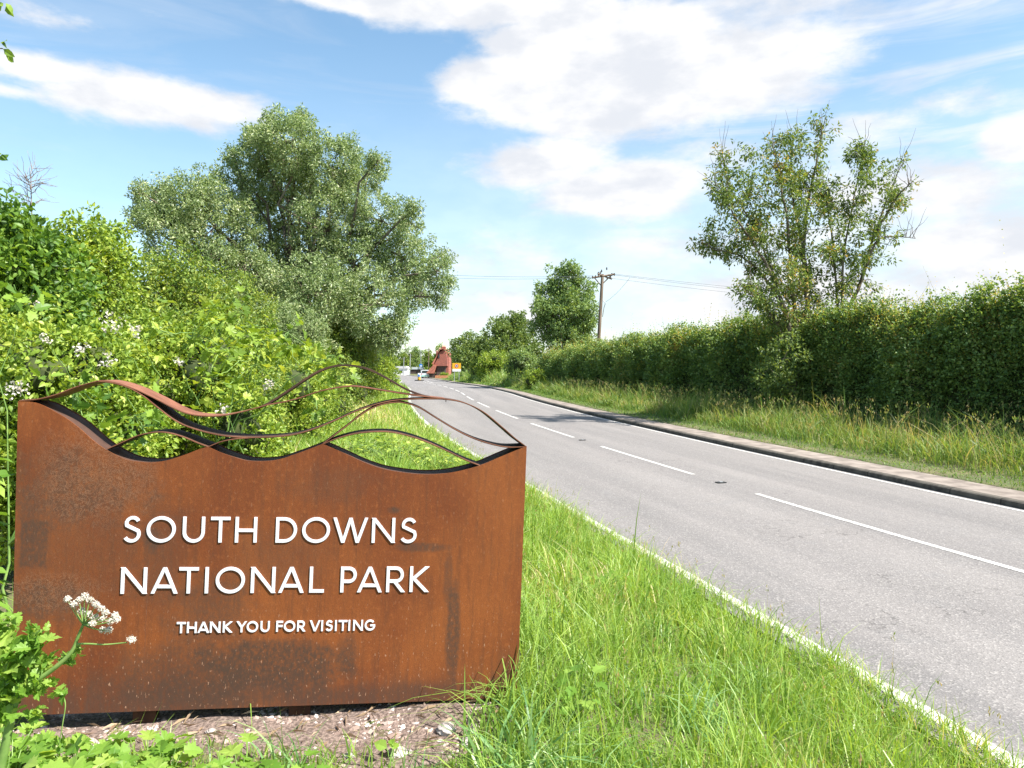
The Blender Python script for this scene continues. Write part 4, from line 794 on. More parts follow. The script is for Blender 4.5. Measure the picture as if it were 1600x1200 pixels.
# ------------------------------------------------------------------ stony patch
def pebbles(x, y, r, zoff=0.0):
    n = len(x); tv = np.array([[1, 0, 0], [-1, 0, 0], [0, 1, 0], [0, -1, 0], [0, 0, .6], [0, 0, -.6], [.62, .62, .25], [-.62, .62, .25], [-.62, -.62, .25], [.62, -.62, .25]]); tt = np.array([[0, 6, 4], [6, 2, 4], [2, 7, 4], [7, 1, 4], [1, 8, 4], [8, 3, 4], [3, 9, 4], [9, 0, 4], [0, 5, 6], [6, 5, 2], [2, 5, 7], [7, 5, 1], [1, 5, 8], [8, 5, 3], [3, 5, 9], [9, 5, 0]])
    a = rng.uniform(0, 2 * pi, n); ca, sa = np.cos(a), np.sin(a); sc_ = rng.uniform(.6, 1.3, (n, 1, 3)) * r[:, None, None]; v = tv[None] * (1 + .22 * rng.normal(size=(n, 10, 1))) * sc_
    vx = v[..., 0] * ca[:, None] - v[..., 1] * sa[:, None]; vy = v[..., 0] * sa[:, None] + v[..., 1] * ca[:, None]
    z = gz(x, y) + zoff; V = np.stack([vx + x[:, None], vy + y[:, None], v[..., 2] + z[:, None]], -1)
    return V.reshape(-1, 3), (tt[None] + (np.arange(n) * 10)[:, None, None]).reshape(-1, 3), np.repeat(rng.random(n), 10)
M_peb = foliage_mat('pebble', [(0, (.13, .09, .075)), (.5, (.30, .22, .185)), (.85, (.46, .38, .34)), (1, (.58, .53, .50))], 0.0, rough=.9, spec=.2, nscale=3, var=.3)
n = 16000; uu = rng.uniform(-.1, 2.4, n); vv = rng.uniform(-.75, .5, n); x = BL[0] + uu * cos(TH) - vv * sin(TH); y = BL[1] + uu * sin(TH) + vv * cos(TH); k = bare_patch(x, y) | (rng.random(n) < .12); x, y = x[k], y[k]
V, T, R = pebbles(x, y, rng.gamma(2.0, .0028, len(x)) + .003); tag(link('gravel', np_mesh('gravel', V, T, R), M_peb), 'pinkish gravel and grit on the bare ground in front of the sign', 'gravel', kind='stuff')
# packed gritty soil sheet below the gravel
ug = np.linspace(-.05, 2.33, 60); vg = np.linspace(-.62, .5, 30); UG, VG = np.meshgrid(ug, vg, indexing='ij'); X_ = BL[0] + UG * cos(TH) - VG * sin(TH); Y_ = BL[1] + UG * sin(TH) + VG * cos(TH)
ed = np.minimum(np.minimum(UG + .05, 2.33 - UG), np.minimum(VG + .62, .5 - VG)); Z_ = gz(X_, Y_) - .012 + .018 * sstep(ed / .1) + .006 * lump(X_ * 5, Y_ * 5)
fr = np.interp(UG, [-.2, .3, 1.0, 1.6, 2.0, 2.25], [-.30, -.30, -.34, -.55, -.50, -.18]); Z_ -= .03 * sstep((fr - VG + .03) / .08)
V, T = grid(np.stack([X_, Y_, Z_], -1)); tag(link('bare_soil', np_mesh('bare_soil', V, T[:, ::-1], smooth=True), noise_mat('gritty_soil', (.11, .08, .066), (.25, .185, .155), 60, .95, .8)), kind='structure')
n = 230; uu = rng.uniform(0, 2.3, n); vv = rng.uniform(-.5, .05, n); x = BL[0] + uu * cos(TH) - vv * sin(TH); y = BL[1] + uu * sin(TH) + vv * cos(TH); k = bare_patch(x, y); x, y = x[k], y[k]; n = len(x)
a = rng.uniform(0, 2 * pi, n); q = np.stack([x, y, gz(x, y) + .016], 1); V, T, R = leaves(q, np.stack([np.cos(a), np.sin(a), rng.normal(size=n) * .12], 1), np.tile([0, 0, 1.], (n, 1)) + rng.normal(size=(n, 3)) * .2, rng.uniform(.03, .12, n), .004, DIA)
M_straw = foliage_mat('straw', [(0, (.30, .20, .12)), (1, (.58, .46, .32))], .1, tint=(1, 1, 1)); tag(link('dry_stalks', np_mesh('dry_stalks', V, T, R), M_straw), 'short dry straw stalks scattered on the bare soil below the sign', 'straw', kind='stuff')
M_stone = noise_mat('pale_stone', (.26, .22, .20), (.50, .46, .43), 14, .9, .5)
for (u_, v_, r, lb) in ((1.93, -.26, .040, 'large pale stone on the bare soil near the right foot of the sign'), (1.72, -.42, .036, 'white chalky stone at the lower edge of the bare soil'), (2.02, -.38, .030, 'pale stone half hidden by the right hand tuft'), (1.50, -.40, .022, 'small pale stone in the soil left of the chalky stone'), (.88, -.13, .022, 'flat pink stone below the bottom edge of the sign')):
    x, y = BL[0] + u_ * cos(TH) - v_ * sin(TH), BL[1] + u_ * sin(TH) + v_ * cos(TH)
    me = bpy.data.meshes.new('stone'); import bmesh; bm = bmesh.new(); bmesh.ops.create_icosphere(bm, subdivisions=3, radius=1)
    sdv = rng.uniform(0, 9); 
    for v in bm.verts: c_ = v.co; f_ = 1 + .18 * sin(c_.x * 3 + sdv) + .14 * sin(c_.y * 4 + sdv * 2) + .08 * sin(c_.z * 9 + c_.x * 7); v.co = Vector((c_.x * f_ * r * 1.3, c_.y * f_ * r, c_.z * f_ * r * .62))
    bm.to_mesh(me); bm.free(); ob = link('stone', me, M_stone); ob.location = (x, y, float(gz(x, y)) + r * .35); tag(ob, lb, 'stone', 'pale stones in front of the sign')

# ------------------------------------------------------------------ broad-leaved weeds low at the bottom left and elsewhere
def weed(x, y, n, L, h, label, mat=None, tpl=LOBE, Wf=.9, spread=.12, name='leafy_weed', cat='weed', group='leafy weeds round the sign'):
    b = gp(x, y); e = empty(name, b, label, cat, group); st = []; lv = []
    for i in range(n):
        a = rng.uniform(0, 2 * pi); q = rng.random() ** .6 * spread; tip = np.array([q * cos(a), q * sin(a), h * rng.uniform(.4, 1.05)]); st.append((bend((0, 0, -.02), tip, 5, wob=.04, up=.1), np.linspace(.0028, .0016, 5)))
        d = unit(np.array([cos(a), sin(a), rng.uniform(-.3, .35)]))[None]; nn_ = unit(np.array([[rng.normal() * .35, rng.normal() * .35 - .2, 1.]])); s_ = rng.uniform(.6, 1.15); lv.append(leaves(tip[None], d, nn_, L * s_, L * Wf * s_, tpl))
    V, T, R = join(lv); link('leaves', np_mesh('leaves', V, T, R), mat or M_weed, e); V, T = tubes(st, 4); link('stems', np_mesh('stems', V, T), M_stem, e)
M_weed = foliage_mat('leaf_weed', [(0, (.085, .20, .018)), (.5, (.15, .30, .032)), (1, (.26, .40, .06))], .42, nscale=6)
WD = [(-.95, 2.50, 'lobed weed at the bottom edge under the words THANK YOU'), (-.66, 2.47, 'low lobed weed at the bottom edge left of the pale stones'), (-1.60, 2.42, 'big lobed weed filling the bottom left corner'), (-1.40, 2.80, 'tall lobed weed nearest the panel on the left'), (-.80, 2.60, 'lobed weed at the bottom edge below the sign centre'), (-2.05, 2.55, 'lobed weed behind the hogweed stem'), (-1.2, 2.42, 'broad lobed weed lowest in the view left of centre'), (-1.83, 2.70, 'leftmost lobed weed below the sign'), (-1.65, 2.78, 'lobed weed against the gravel below the left of the sign'), (-1.50, 2.60, 'lobed weed under the letter N'), (-1.30, 2.72, 'lobed weed standing in the gravel edge left of centre'), (-1.15, 2.58, 'lobed weed at the bottom edge below the word THANK'),
      (-1.72, 2.55, 'lobed weed at the very bottom left corner'), (-.98, 2.68, 'small lobed weed beside the arching tuft'), (-1.42, 2.50, 'lobed weed cut by the bottom edge left of centre'), (-1.95, 2.85, 'weed with broad leaves beside the bottom left corner of the sign')]
for x, y, lb in WD: weed(x, y, 36, .078, .21, lb, tpl=LOBE2 if rng.random() < .6 else LOBE)
weed(-.50, 3.10, 3, .06, .07, 'single round leaf weed in the bare soil below the sign', spread=.04, tpl=LEAF)
weed(.30, 3.55, 22, .07, .22, 'yellowish lobed weed in the grass right of the sign foot', spread=.14); weed(.75, 6.2, 26, .08, .22, 'yellowish weed in the verge grass near the right edge of the sign', spread=.2)
for i, (x, y, lb) in enumerate(((-2.7, 13.6, 'nettle patch seen through the right dip of the sign'), (-1.35, 12.7, 'nettles seen over the right dip, nearest the road'), (-2.1, 12.9, 'nettles just behind the right dip of the sign'), (-1.9, 14.2, 'light nettles low over the dip near the white line'))): weed(x, y, 170, .11, .36, lb, M_lime, LEAF, .6, .6, 'nettle_patch', 'nettles', 'nettles on the left verge')
for i, (px, py, lb) in enumerate(((12, 690, 'leafy nettle beside the upper left edge of the sign'), (6, 800, 'leafy nettle halfway down the left edge of the sign'), (-4, 900, 'nettle beside the lower left edge of the sign'))):
    c_ = P(px - 30, py, 3.25 + .1 * i); b = gp(c_[0], c_[1]); e = empty('nettle', b, lb, 'nettle', 'nettles beside the left edge of the sign'); top_ = c_ - b; nn_ = 46; t = rng.uniform(.1, 1.05, nn_); pos = top_[None] * t[:, None]; a = rng.uniform(0, 2 * pi, nn_)
    V, T, R = leaves(pos, unit(np.stack([np.cos(a), np.sin(a), rng.uniform(-.5, .2, nn_)], 1)), unit(rng.normal(size=(nn_, 3)) * .3 + [0, 0, 1]), .115 * rng.uniform(.6, 1.1, nn_), .055, LEAF); link('leaves', np_mesh('leaves', V, T, R), M_weed, e)
    V, T = tubes([(bend((0, 0, 0), top_, 6, wob=.01), np.linspace(.005, .003, 6))]); link('stem', np_mesh('stem', V, T), M_stem, e)

# hogweed in front of the sign
hb = gp(-1.58, 2.25); e = empty('hogweed', hb, 'flowering hogweed with a white umbel in front of the lower left of the sign', 'plant'); HY = 2.25
Q = lambda px, py, y=HY: P(px, py, y) - hb
def jcurve(pts): return smooth_curve(pts, 24)
st = [(np.array([Q(a, b) for a, b in jcurve([(-12, 1250), (5, 1180), (20, 1110), (32, 1075)])]), np.linspace(.015, .010, 24)),
      (np.array([Q(a, b) for a, b in jcurve([(34, 1078), (55, 1065), (90, 1040), (112, 1018), (122, 995), (130, 976)])]), np.linspace(.009, .0042, 24)),
      (np.array([Q(a, b) for a, b in jcurve([(118, 1006), (140, 1006), (165, 1007), (198, 1004)])]), np.linspace(.0032, .0018, 24)),
      (np.array([Q(a, b) for a, b in jcurve([(30, 1085), (24, 1040), (40, 1005), (62, 985)])]), np.linspace(.006, .003, 24)),
      (np.array([Q(a, b) for a, b in jcurve([(95, 1080), (102, 1100), (98, 1130), (92, 1165)])]), np.linspace(.002, .0015, 24))]
V, T = tubes(st, 8); link('stem', np_mesh('stem', V, T, smooth=True), M_stem, e)
um = [(105, 937), (115, 945), (124, 938), (132, 932), (140, 938), (128, 955), (138, 960), (150, 945), (158, 952), (148, 965), (158, 968), (165, 958), (172, 972), (180, 962), (160, 985), (170, 985), (145, 975), (182, 968)]
fl = []; ray = []
for i, (a, b) in enumerate(um + [(205, 1001)]):
    c_ = Q(a, b, HY + rng.uniform(-.03, .03)); n = 170 if (a, b) != (205, 1001) else 130; d = unit(rng.normal(size=(n, 3)) * [1, 1, .8] + [.25, -.2, .8]); r_ = .0105 if i < len(um) else .015
    fl.append(leaves(c_ + d * r_ * rng.uniform(.5, 1, (n, 1)), rdir(n), d, .0058, .0046, DIA))
    if i < len(um): ray.append((bend(Q(130, 976), c_, 5, up=-.05), np.linspace(.002, .0012, 5)))
V, T, R = join(fl); link('flower_head', np_mesh('flower_head', V, T, R), M_petal, e); V, T = tubes(ray, 5); link('flower_stalks', np_mesh('flower_stalks', V, T), M_stem, e)
lv = []
for (a, b, n, r_, L_) in ((52, 992, 26, .030, .03), (35, 1030, 30, .035, .05), (55, 1010, 22, .03, .045), (20, 1060, 26, .03, .055), (60, 1040, 24, .03, .045), (45, 1075, 22, .025, .045), (105, 1030, 26, .014, .026), (120, 1018, 16, .012, .02), (8, 1020, 24, .035, .06), (8, 975, 14, .03, .055), (68, 1075, 18, .02, .035), (98, 1082, 12, .016, .03), (92, 1165, 10, .012, .03), (10, 1100, 18, .03, .06), (50, 1110, 12, .02, .04)):
    c_ = Q(a, b, HY + rng.uniform(-.03, .04)); n = max(6, int(n * .95)); lv.append(leaves(c_ + rng.normal(size=(n, 3)) * r_ * .58, rdir(n), unit(rdir(n) + [0, -.5, .7]), L_ * rng.uniform(.5, 1.25, n), L_ * rng.uniform(.45, .85, n), LOBE2))
V, T, R = join(lv); link('leaves', np_mesh('leaves', V, T, R), M_weed, e)

# ------------------------------------------------------------------ street things
def boxv(x0, x1, y0, y1, z0, z1): return np.array([[x0, y0, z0], [x1, y0, z0], [x1, y1, z0], [x0, y1, z0], [x0, y0, z1], [x1, y0, z1], [x1, y1, z1], [x0, y1, z1]], float)
BT = np.array([[3, 2, 1, 0], [0, 1, 5, 4], [1, 2, 6, 5], [2, 3, 7, 6], [3, 0, 4, 7], [4, 5, 6, 7]])
def boxes(lst): return np.concatenate([boxv(*b) for b in lst]), np.concatenate([BT + 8 * i for i in range(len(lst))])
def flat(name, col, rough=.6, metallic=0., emit=None):
    m, nt, out = new_mat(name); p = N(nt, 'ShaderNodeBsdfPrincipled', i_Roughness=rough, i_Metallic=metallic); p.inputs['Base Color'].default_value = (*col, 1); LK(nt, p.outputs[0], out.inputs[0]); return m
M_wood = noise_mat('pole_wood', (.12, .085, .06), (.24, .18, .14), 7, .85, .3, (1, 1, .1)); M_cer = flat('insulator', (.05, .035, .03), .3); M_wire = flat('wire', (.16, .17, .18), .5); M_galv = flat('galvanised', (.35, .36, .37), .5, .4)
PY = 54.0; pb_ = gp(P(931, 560, PY)[0], PY); ptop = P(941.5, 422, PY); e = empty('power_pole', pb_, 'leaning wooden power pole with crossarm and insulators beside the rounded green tree', 'pole')
V, T = tubes([(np.array([pb_ - [0, 0, .3], ptop - [0, 0, .3]]) - pb_, np.array([.15, .11]))], 10); link('pole', np_mesh('pole', V, T, smooth=True), M_wood, e)
at_ = lambda px, py, dy=0.: P(px, py, PY + dy) - pb_
arms = [(np.array([at_(925, 434), at_(960, 428.5)]), .07), (np.array([at_(934, 428, -.3), at_(956, 436, .3)]), .06), (np.array([at_(940, 445), at_(955, 430)]), .04), (np.array([at_(939, 446), at_(928, 433)]), .04)]
V, T = tubes([(a, np.full(2, r)) for a, r in arms], 4); link('crossarm', np_mesh('crossarm', V, T), M_wood, e)
for (a, b) in ((926, 433), (930.5, 432.5), (935, 431.5), (938, 426.5), (935, 427), (940, 423.5), (948, 420), (956, 429), (960, 429), (949, 435), (954, 434)):
    c_ = at_(a, b); V, T = tubes([(np.stack([c_ - [0, 0, .10], c_ - [0, 0, .05], c_ - [0, 0, .03], c_, c_ + [0, 0, .02], c_ + [0, 0, .10]]), np.array([.03, .03, .07, .07, .04, .05]))], 8); link('insulator', np_mesh('insulator', V, T), M_cer, e)
V, T = tubes([(np.array([at_(943, 470), at_(946, 474), at_(944, 480), at_(941.5, 495)]), np.full(4, .035)), (np.array([at_(942, 470), at_(938, 470)]), np.full(2, .03))], 5); link('bracket', np_mesh('bracket', V, T), M_galv, e)
def wire(a, b, sag, label, r=.012):
    t = np.linspace(0, 1, 40)[:, None]; p_ = a * (1 - t) + b * t; p_[:, 2] -= sag * 4 * (t * (1 - t))[:, 0]; V, T = tubes([(p_ - a, np.full(40, r))], 4); ob = link('power_line', np_mesh('power_line', V, T), M_wire); ob.location = tuple(a); tag(ob, label, 'power line', 'overhead power lines')
for i, (a, b, l2, lb) in enumerate(((926, 431, (500, 408), 'left upper power line crossing the sky towards the willow'), (931, 433, (500, 415), 'left lower power line crossing the sky towards the willow'))): wire(P(a, b, PY), P(l2[0], l2[1], 75.), .6, lb)
for i, (a, b, l2, lb) in enumerate(((960, 428, (1900, 475), 'right upper power line passing behind the sparse tree'), (956, 429, (1900, 486), 'right middle power line passing behind the sparse tree'), (950, 434, (1900, 492), 'right lower power line passing behind the sparse tree'))): wire(P(a, b, PY), P(l2[0], l2[1], 60.), .9, lb)
wire(P(946, 472, PY), P(984, 434, 50.), .15, 'short slack cable from the bracket of the pole up to the lines', .012)

# yellow gateway sign (30)
def frame(px, py, Y, face=0.0): return P(px, py, Y)
M_yel = flat('sign_yellow', (.80, .42, .02), .5); M_wht = flat('sign_white', (.8, .8, .78), .5); M_red = flat('sign_red', (.62, .03, .03), .5); M_blk = flat('sign_black', (.02, .02, .02), .5); M_blue = flat('sign_blue', (.03, .18, .55), .5)
def disc(r, y, n=24, r2=0.): t = np.linspace(0, 2 * pi, n, endpoint=False); 
def ringm(r0, r1, y, cx=0, cz=0, n=28):
    t = np.linspace(0, 2 * pi, n, endpoint=False); a = np.stack([cx + r0 * np.cos(t), 0 * t + y, cz + r0 * np.sin(t)], 1); b = np.stack([cx + r1 * np.cos(t), 0 * t + y, cz + r1 * np.sin(t)], 1); i = np.arange(n); j = (i + 1) % n
    return np.concatenate([a, b]), np.stack([i, j, n + j, n + i], 1)
SY = 100.; sx_ = (713.5 - 800) / F * SY; b = gp(sx_, SY); e = empty('road_sign', b, 'yellow backed 30 speed limit sign with a white plate on posts at the right verge', 'road sign'); k = SY / F; c0 = P(713.5, 572.5, SY)[2] - b[2]
V, T = boxes([(-6.6 * k, 6.6 * k, -.02, .02, c0 - 4 * k, c0 + 5.2 * k)]); link('yellow_board', np_mesh('yellow_board', V, T), M_yel, e)
V, T = boxes([(-6.6 * k, 6.6 * k, -.02, .02, c0 - 8.0 * k, c0 - 4.02 * k)]); link('white_plate', np_mesh('white_plate', V, T), M_wht, e)
V, T = ringm(2.2 * k, 3.2 * k, -.03, 0, c0 + .8 * k); link('red_ring', np_mesh('red_ring', V, T), M_red, e); V, T = ringm(.01, 2.2 * k, -.03, 0, c0 + .8 * k); link('white_disc', np_mesh('white_disc', V, T), M_wht, e)
def seg(lst, y, w):      # thin bars for small writing
    return boxes([(min(a, c_) - w / 2, max(a, c_) + w / 2, y - .006, y, min(b_, d) - w / 2, max(b_, d) + w / 2) for a, b_, c_, d in lst])
u = .095; dg = []
for ox, s7 in ((-1.3 * u, [(0, 2, 1, 2), (0, 1, 1, 1), (0, 0, 1, 0), (1, 0, 1, 2)]), (.3 * u, [(0, 2, 1, 2), (0, 0, 1, 0), (1, 0, 1, 2), (0, 0, 0, 2)])): dg += [(ox + a * u, c0 + .8 * k + (b_ - 1) * u, ox + c_ * u, c0 + .8 * k + (d - 1) * u) for a, b_, c_, d in s7]
V, T = seg(dg, -.034, .035); link('numeral', np_mesh('numeral', V, T), M_blk, e)
for xx in (-.32, .32): V, T = tubes([(np.array([[xx, .05, -.2], [xx, .05, c0 + .3]]), np.full(2, .045))], 8); link('post', np_mesh('post', V, T), M_galv, e)
# keep-left bollard on its island
q = road(118., -.55); b = np.array([q[0], q[1], float(np.interp(118., SS, _z)) + .03]); e = empty('bollard', b, 'yellow and white keep left bollard on the small traffic island', 'bollard')
V, T = tubes([(np.array([[0, 0, .06], [0, 0, .1], [0, 0, .55], [0, 0, .6]]), np.array([.22, .25, .22, .2]))], 12); link('base', np_mesh('base', V, T, smooth=True), M_yel, e)
V, T = tubes([(np.array([[0, 0, .56], [0, 0, .60], [0, 0, 1.1], [0, 0, 1.2], [0, 0, 1.22]]), np.array([.19, .27, .27, .18, .02]))], 14); link('shell', np_mesh('shell', V, T, smooth=True), M_wht, e); V, T = ringm(.01, .17, -.29, 0, .86); link('blue_disc', np_mesh('blue_disc', V, T), M_blue, e)
isl = []; sI = np.linspace(115.5, 121.5, 20); w_ = .75 * np.sqrt(np.maximum(1 - ((sI - 118.5) / 3.05) ** 2, 0)); q1 = road(sI, -.5 - w_, .12); q2 = road(sI, -.5 + w_, .12); q0 = road(sI, -.5 - w_, -.02); q3 = road(sI, -.5 + w_, -.02)
V, T = grid(np.stack([q0, q1, q2, q3], 1)); tag(link('traffic_island', np_mesh('traffic_island', V, T[:, ::-1]), M_kerb), kind='structure')
# blue direction sign beyond the island, on a tall grey post
SY = 150.; x_ = (657.5 - 800) / F * SY; b = gp(x_, SY); b[2] = float(np.interp(140, SS, _z)); e = empty('blue_sign', b, 'small blue round sign on a thin grey post beyond the bollard', 'road sign'); zc = P(0, 571, SY)[2] - b[2]
V, T = tubes([(np.array([[0, .05, 0], [0, .05, zc + 3.2]]), np.full(2, .06))], 6); link('post', np_mesh('post', V, T), M_galv, e); V, T = ringm(.01, .34, -.02, 0, zc, 20); link('disc', np_mesh('disc', V, T), M_blue, e); V, T = ringm(.06, .16, -.03, .05, zc - .1, 12); link('symbol', np_mesh('symbol', V, T), M_wht, e)
# telegraph poles down the street
for (px, tp, bt, SY, lb) in ((640.5, 553, 588, 185., 'pale thin pole at the left of the far street'), (630.5, 558, 588, 195., 'pale leaning pole farthest left in the street'), (669.5, 543, 592, 165., 'dark thin pole at the left corner of the red house')):
    a = P(px - .5, bt, SY); c_ = P(px + .8, tp, SY); e = empty('street_pole', a, lb, 'pole', 'poles in the far street'); V, T = tubes([(np.array([a - a, c_ - a]), np.array([.13, .10]))], 6); link('shaft', np_mesh('shaft', V, T), M_wood if px > 660 else M_galv, e); V, T = boxes([(-.5, .5, -.05, .05, c_[2] - a[2] - .5, c_[2] - a[2] - .4)]); link('arm', np_mesh('arm', V, T), M_wood, e)

# ------------------------------------------------------------------ the red house
m, nt, out = new_mat('clay_tile'); tcn = N(nt, 'ShaderNodeTexCoord'); br_ = N(nt, 'ShaderNodeTexBrick', i_Scale=1.0); br_.inputs['Brick Width'].default_value = .30; br_.inputs['Row Height'].default_value = .18; br_.inputs['Mortar Size'].default_value = .02
br_.inputs['Color1'].default_value = (.42, .13, .085, 1); br_.inputs['Color2'].default_value = (.30, .10, .075, 1); br_.inputs['Mortar'].default_value = (.12, .05, .04, 1)
mp_ = N(nt, 'ShaderNodeMapping'); mp_.inputs['Rotation'].default_value = (pi / 2, 0, 0); LK(nt, tcn.outputs['Object'], mp_.inputs[0]); LK(nt, mp_.outputs[0], br_.inputs['Vector']); p = N(nt, 'ShaderNodeBsdfPrincipled', i_Roughness=.85); LK(nt, br_.outputs[0], p.inputs['Base Color']); LK(nt, p.outputs[0], out.inputs[0]); M_tile = m
M_roof = noise_mat('roof_tile', (.32, .11, .075), (.48, .18, .12), 3, .85, .3); M_board = noise_mat('dark_boards', (.05, .035, .032), (.11, .08, .07), 4, .8, .3, (6, 1, .3)); M_cream = flat('cream_pot', (.75, .55, .40)); M_glass = flat('window_glass', (.03, .035, .04), .15)
HYD = 160.; k = HYD / F; hx = lambda px: (px - 684) * k; hz = lambda py: (592.5 - py) * k; hb = P(684, 592.5, HYD); hb[2] = min(hb[2], float(gz(hb[0] + 3, HYD)))
house = empty('red_house', hb, 'tall narrow red tile hung house with chimneys beside the far end of the road', 'house')
def prism(outline, y0, y1):
    o_ = np.array(outline, float); n = len(o_); V = np.concatenate([np.stack([o_[:, 0], np.full(n, y), o_[:, 1]], 1) for y in (y0, y1)]); return V, n
def poly_obj(name, outline, y0, y1, mat, parent):
    V, n = prism(outline, y0, y1); me = bpy.data.meshes.new(name); F_ = [list(range(n)), list(range(2 * n - 1, n - 1, -1))] + [[i, i + n, (i + 1) % n + n, (i + 1) % n] for i in range(n)]
    me.from_pydata([tuple(v) for v in V], [], F_); me.update(); return link(name, me, mat, parent)
poly_obj('wall', [(hx(685), 0), (hx(701), 0), (hx(701), hz(553)), (hx(699), hz(549)), (hx(685), hz(549)), (hx(678), hz(567)), (hx(678), hz(575))], 0, 7, M_tile, house)
poly_obj('ground_floor', [(hx(683), 0), (hx(697), 0), (hx(697), hz(572)), (hx(683), hz(572))], -1.2, .02, M_board, house)
poly_obj('upper_gable', [(hx(678.5), hz(572)), (hx(700), hz(572)), (hx(699.5), hz(560)), (hx(697), hz(547.5)), (hx(688), hz(546.8)), (hx(685), hz(560))], -1.6, -.02, M_tile, house)
rf = poly_obj('roof', [(hx(676), hz(568.5)), (hx(686), hz(552)), (hx(690), hz(545)), (hx(696.5), hz(545)), (hx(698), hz(547)), (hx(688), hz(547.2)), (hx(678.5), hz(570))], -1.9, 7.3, M_roof, house)
poly_obj('porch_roof', [(hx(668), hz(583)), (hx(679), hz(570)), (hx(683.2), hz(571.5)), (hx(679.5), hz(583.5))], -2.4, .5, M_roof, house)
for (a, b_, t_) in ((690, 696, 541.5), (685.5, 688.5, 545), (681, 684, 549)):
    ch = poly_obj('chimney', [(hx(a), hz(556)), (hx(b_), hz(556)), (hx(b_), hz(t_)), (hx(a), hz(t_))], .4, 1.6, M_tile, rf); poly_obj('chimney_pot', [(hx(a + .6), hz(t_) + .001), (hx(b_ - .3), hz(t_) + .001), (hx(b_ - .3), hz(t_ - 2.2)), (hx(a + .6), hz(t_ - 2.2))], .6, 1.4, M_cream, rf)
poly_obj('window', [(hx(686), hz(560)), (hx(688), hz(560)), (hx(688), hz(554)), (hx(686), hz(554))], -1.66, -1.61, M_glass, house)
for i in range(4): poly_obj('porch_post', [(hx(670 + 3.2 * i), 0), (hx(670 + 3.2 * i) + .1, 0), (hx(670 + 3.2 * i) + .1, hz(583)), (hx(670 + 3.2 * i), hz(583))], -2.3, -2.2, M_board, house)
poly_obj('ground_wall', [(hx(669), 0), (hx(683), 0), (hx(683), hz(583.5)), (hx(669), hz(583.5))], -1.0, .4, M_board, house)
# garden wall and clipped hedge by the house
gw = P(692, 592, 150.); ob = poly_obj('garden_wall', [(-1.6, 0), (1.6, 0), (1.6, .55), (-1.6, .55)], 0, .25, noise_mat('brick_low', (.40, .16, .08), (.55, .25, .12), 5), None); ob.location = (gw[0], gw[1], float(gz(gw[0], gw[1]))); tag(ob, 'low orange brick garden wall in front of the red house', 'wall')
plant('clipped_bush', gp(P(693, 590, 152)[0], 152.), [(P(689 + 3 * i, 586.5, 152.), .45) for i in range(4)], M_lime, .16, .1, 60, .25, 30, 'small yellow green clipped bush behind the garden wall', 'bush', trunk_r=.04, trunk='stems', crown='foliage')
# parked van
vb = P(664, 590.5, 158.); e = empty('parked_van', vb, 'white and pale green van parked left of the red house', 'van'); e.scale = (.8, .8, .8); M_vanw = flat('van_white', (.8, .82, .82), .3); M_vang = flat('van_green', (.35, .62, .52), .35)
def rounded(o_, y0, y1, name, mat): return poly_obj(name, o_, y0, y1, mat, e)
rounded([(-1.0, .75), (1.0, .75), (1.0, 1.9), (.85, 2.15), (-.85, 2.15), (-1.0, 1.9)], 0, 3.8, 'body', M_vanw); rounded([(-1.0, .35), (1.0, .35), (1.0, .74), (-1.0, .74)], 0.0, 3.8, 'lower_body', M_vang); rounded([(-.85, 1.3), (.85, 1.3), (.75, 1.95), (-.75, 1.95)], -.03, -.005, 'window', M_glass)
for xx in (-.85, .85):
    for yy in (.7, 3.0):
        V, T = tubes([(np.array([[xx - .1, yy, .33], [xx + .1, yy, .33]]), np.full(2, .33))], 14); link('wheel', np_mesh('wheel', V, T), M_blk, e)
for xx in (-.85, .85): V, T = boxes([(xx - .08, xx + .08, -.03, -.004, .9, 1.2)]); link('tail_light', np_mesh('tail_light', V, T), M_red, e)
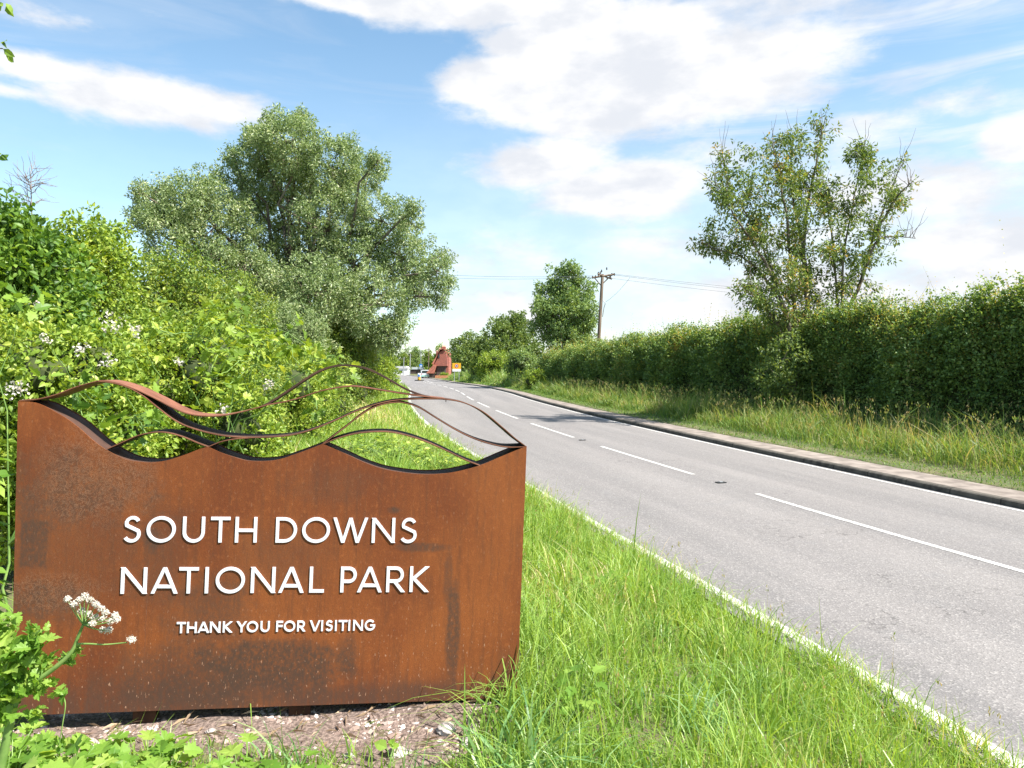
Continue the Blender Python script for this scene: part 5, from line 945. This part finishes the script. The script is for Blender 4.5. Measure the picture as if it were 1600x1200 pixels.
# pale low building and outbuilding roof at the far left of the street
ob = empty('white_cabin', P(626, 588, 200.), 'small white walled cabin at the far left end of the road', 'building'); M_wwall = noise_mat('white_render', (.62, .62, .58), (.78, .78, .74), 2, .8)
poly_obj('wall', [(-1.9, 0), (1.9, 0), (1.9, 2.1), (-1.9, 2.1)], 0, 4, M_wwall, ob); poly_obj('roof', [(-2.1, 2.1), (2.1, 2.1), (1.5, 2.75), (-1.5, 2.75)], -.2, 4.2, flat('grey_roof', (.55, .55, .54)), ob); poly_obj('window', [(-.6, .9), (.5, .9), (.5, 1.6), (-.6, 1.6)], -.03, -.004, M_glass, ob)
ob = empty('low_shed', P(647, 589, 215.), 'low dark shed with a pale grey roof behind the street poles', 'shed'); poly_obj('wall', [(-2.4, 0), (2.4, 0), (2.4, 2.2), (-2.4, 2.2)], 0, 4, M_board, ob); poly_obj('roof', [(-2.7, 2.2), (2.7, 2.2), (2.3, 2.9), (-2.3, 2.9)], -.2, 4.2, flat('pale_roof', (.5, .54, .56)), ob)
# trees at the end of the street
for (px, tp, w, Y, mat, lb) in ((640, 552, 26, 235, M_dark, 'distant dark tree behind the white cabin'), (652, 546, 26, 240, M_far, 'distant tall tree in the centre of the far street'), (668, 552, 24, 215, M_mid, 'distant bright tree just left of the red house'), (625, 556, 20, 245, M_dark, 'distant tree at the left end of the far street'), (690, 545, 30, 205, M_mid, 'distant tree behind the chimneys of the red house'), (633, 556, 18, 208, M_mid, 'distant tree closing the gap beside the white cabin'), (706, 552, 26, 190, M_dark, 'dark tree right behind the red house')):
    x = (px - 800) / F * Y; h = (595 - tp) / F * Y; r = w / 2 / F * Y; z0 = P(0, 590, Y)[2]; bb = [(np.array([x + rng.uniform(-.5, .5) * r, Y + rng.uniform(-.5, .5) * r, z0 + h * t]), r * .55) for t in np.linspace(.25, .86, 9)]
    plant('distant_tree', np.array([x, Y, z0]), bb, mat, .42, .26, 5, .8, 40, lb, 'tree', 'distant trees at the end of the street', trunk_r=.2)
# far-off wood closing the view
bb = []; 
for i in range(70):
    Y = rng.uniform(270, 330); px = rng.uniform(560, 760); bb.append((P(px, rng.uniform(572, 586), Y), rng.uniform(2.5, 4.0)))
cs = blob_centres(bb, 2.2); V, T, R = clumps(cs, 1.3, 34, .9, .6); tag(link('distant_wood', np_mesh('distant_wood', V, T, R), M_dark), 'far dark wood closing the view beyond the end of the road', 'wood', kind='stuff')

# ------------------------------------------------------------------ road studs and litter
for i, (s_, lb) in enumerate(((10.95, 'nearer road stud in the gap of the centre line'), (17.6, 'farther road stud in the gap of the centre line'))):
    q = road(s_, .0); e = empty('road_stud', q, lb, 'road stud', 'road studs of the centre line'); V, T = boxes([(-.085, .085, -.055, .055, .004, .016)]); link('casting', np_mesh('casting', V, T), M_blk, e); V, T = boxes([(-.03, .03, -.03, .03, .0165, .024)]); link('reflector', np_mesh('reflector', V, T), M_galv, e); e.rotation_euler = (0, 0, -float(np.interp(s_, SS, _h)))
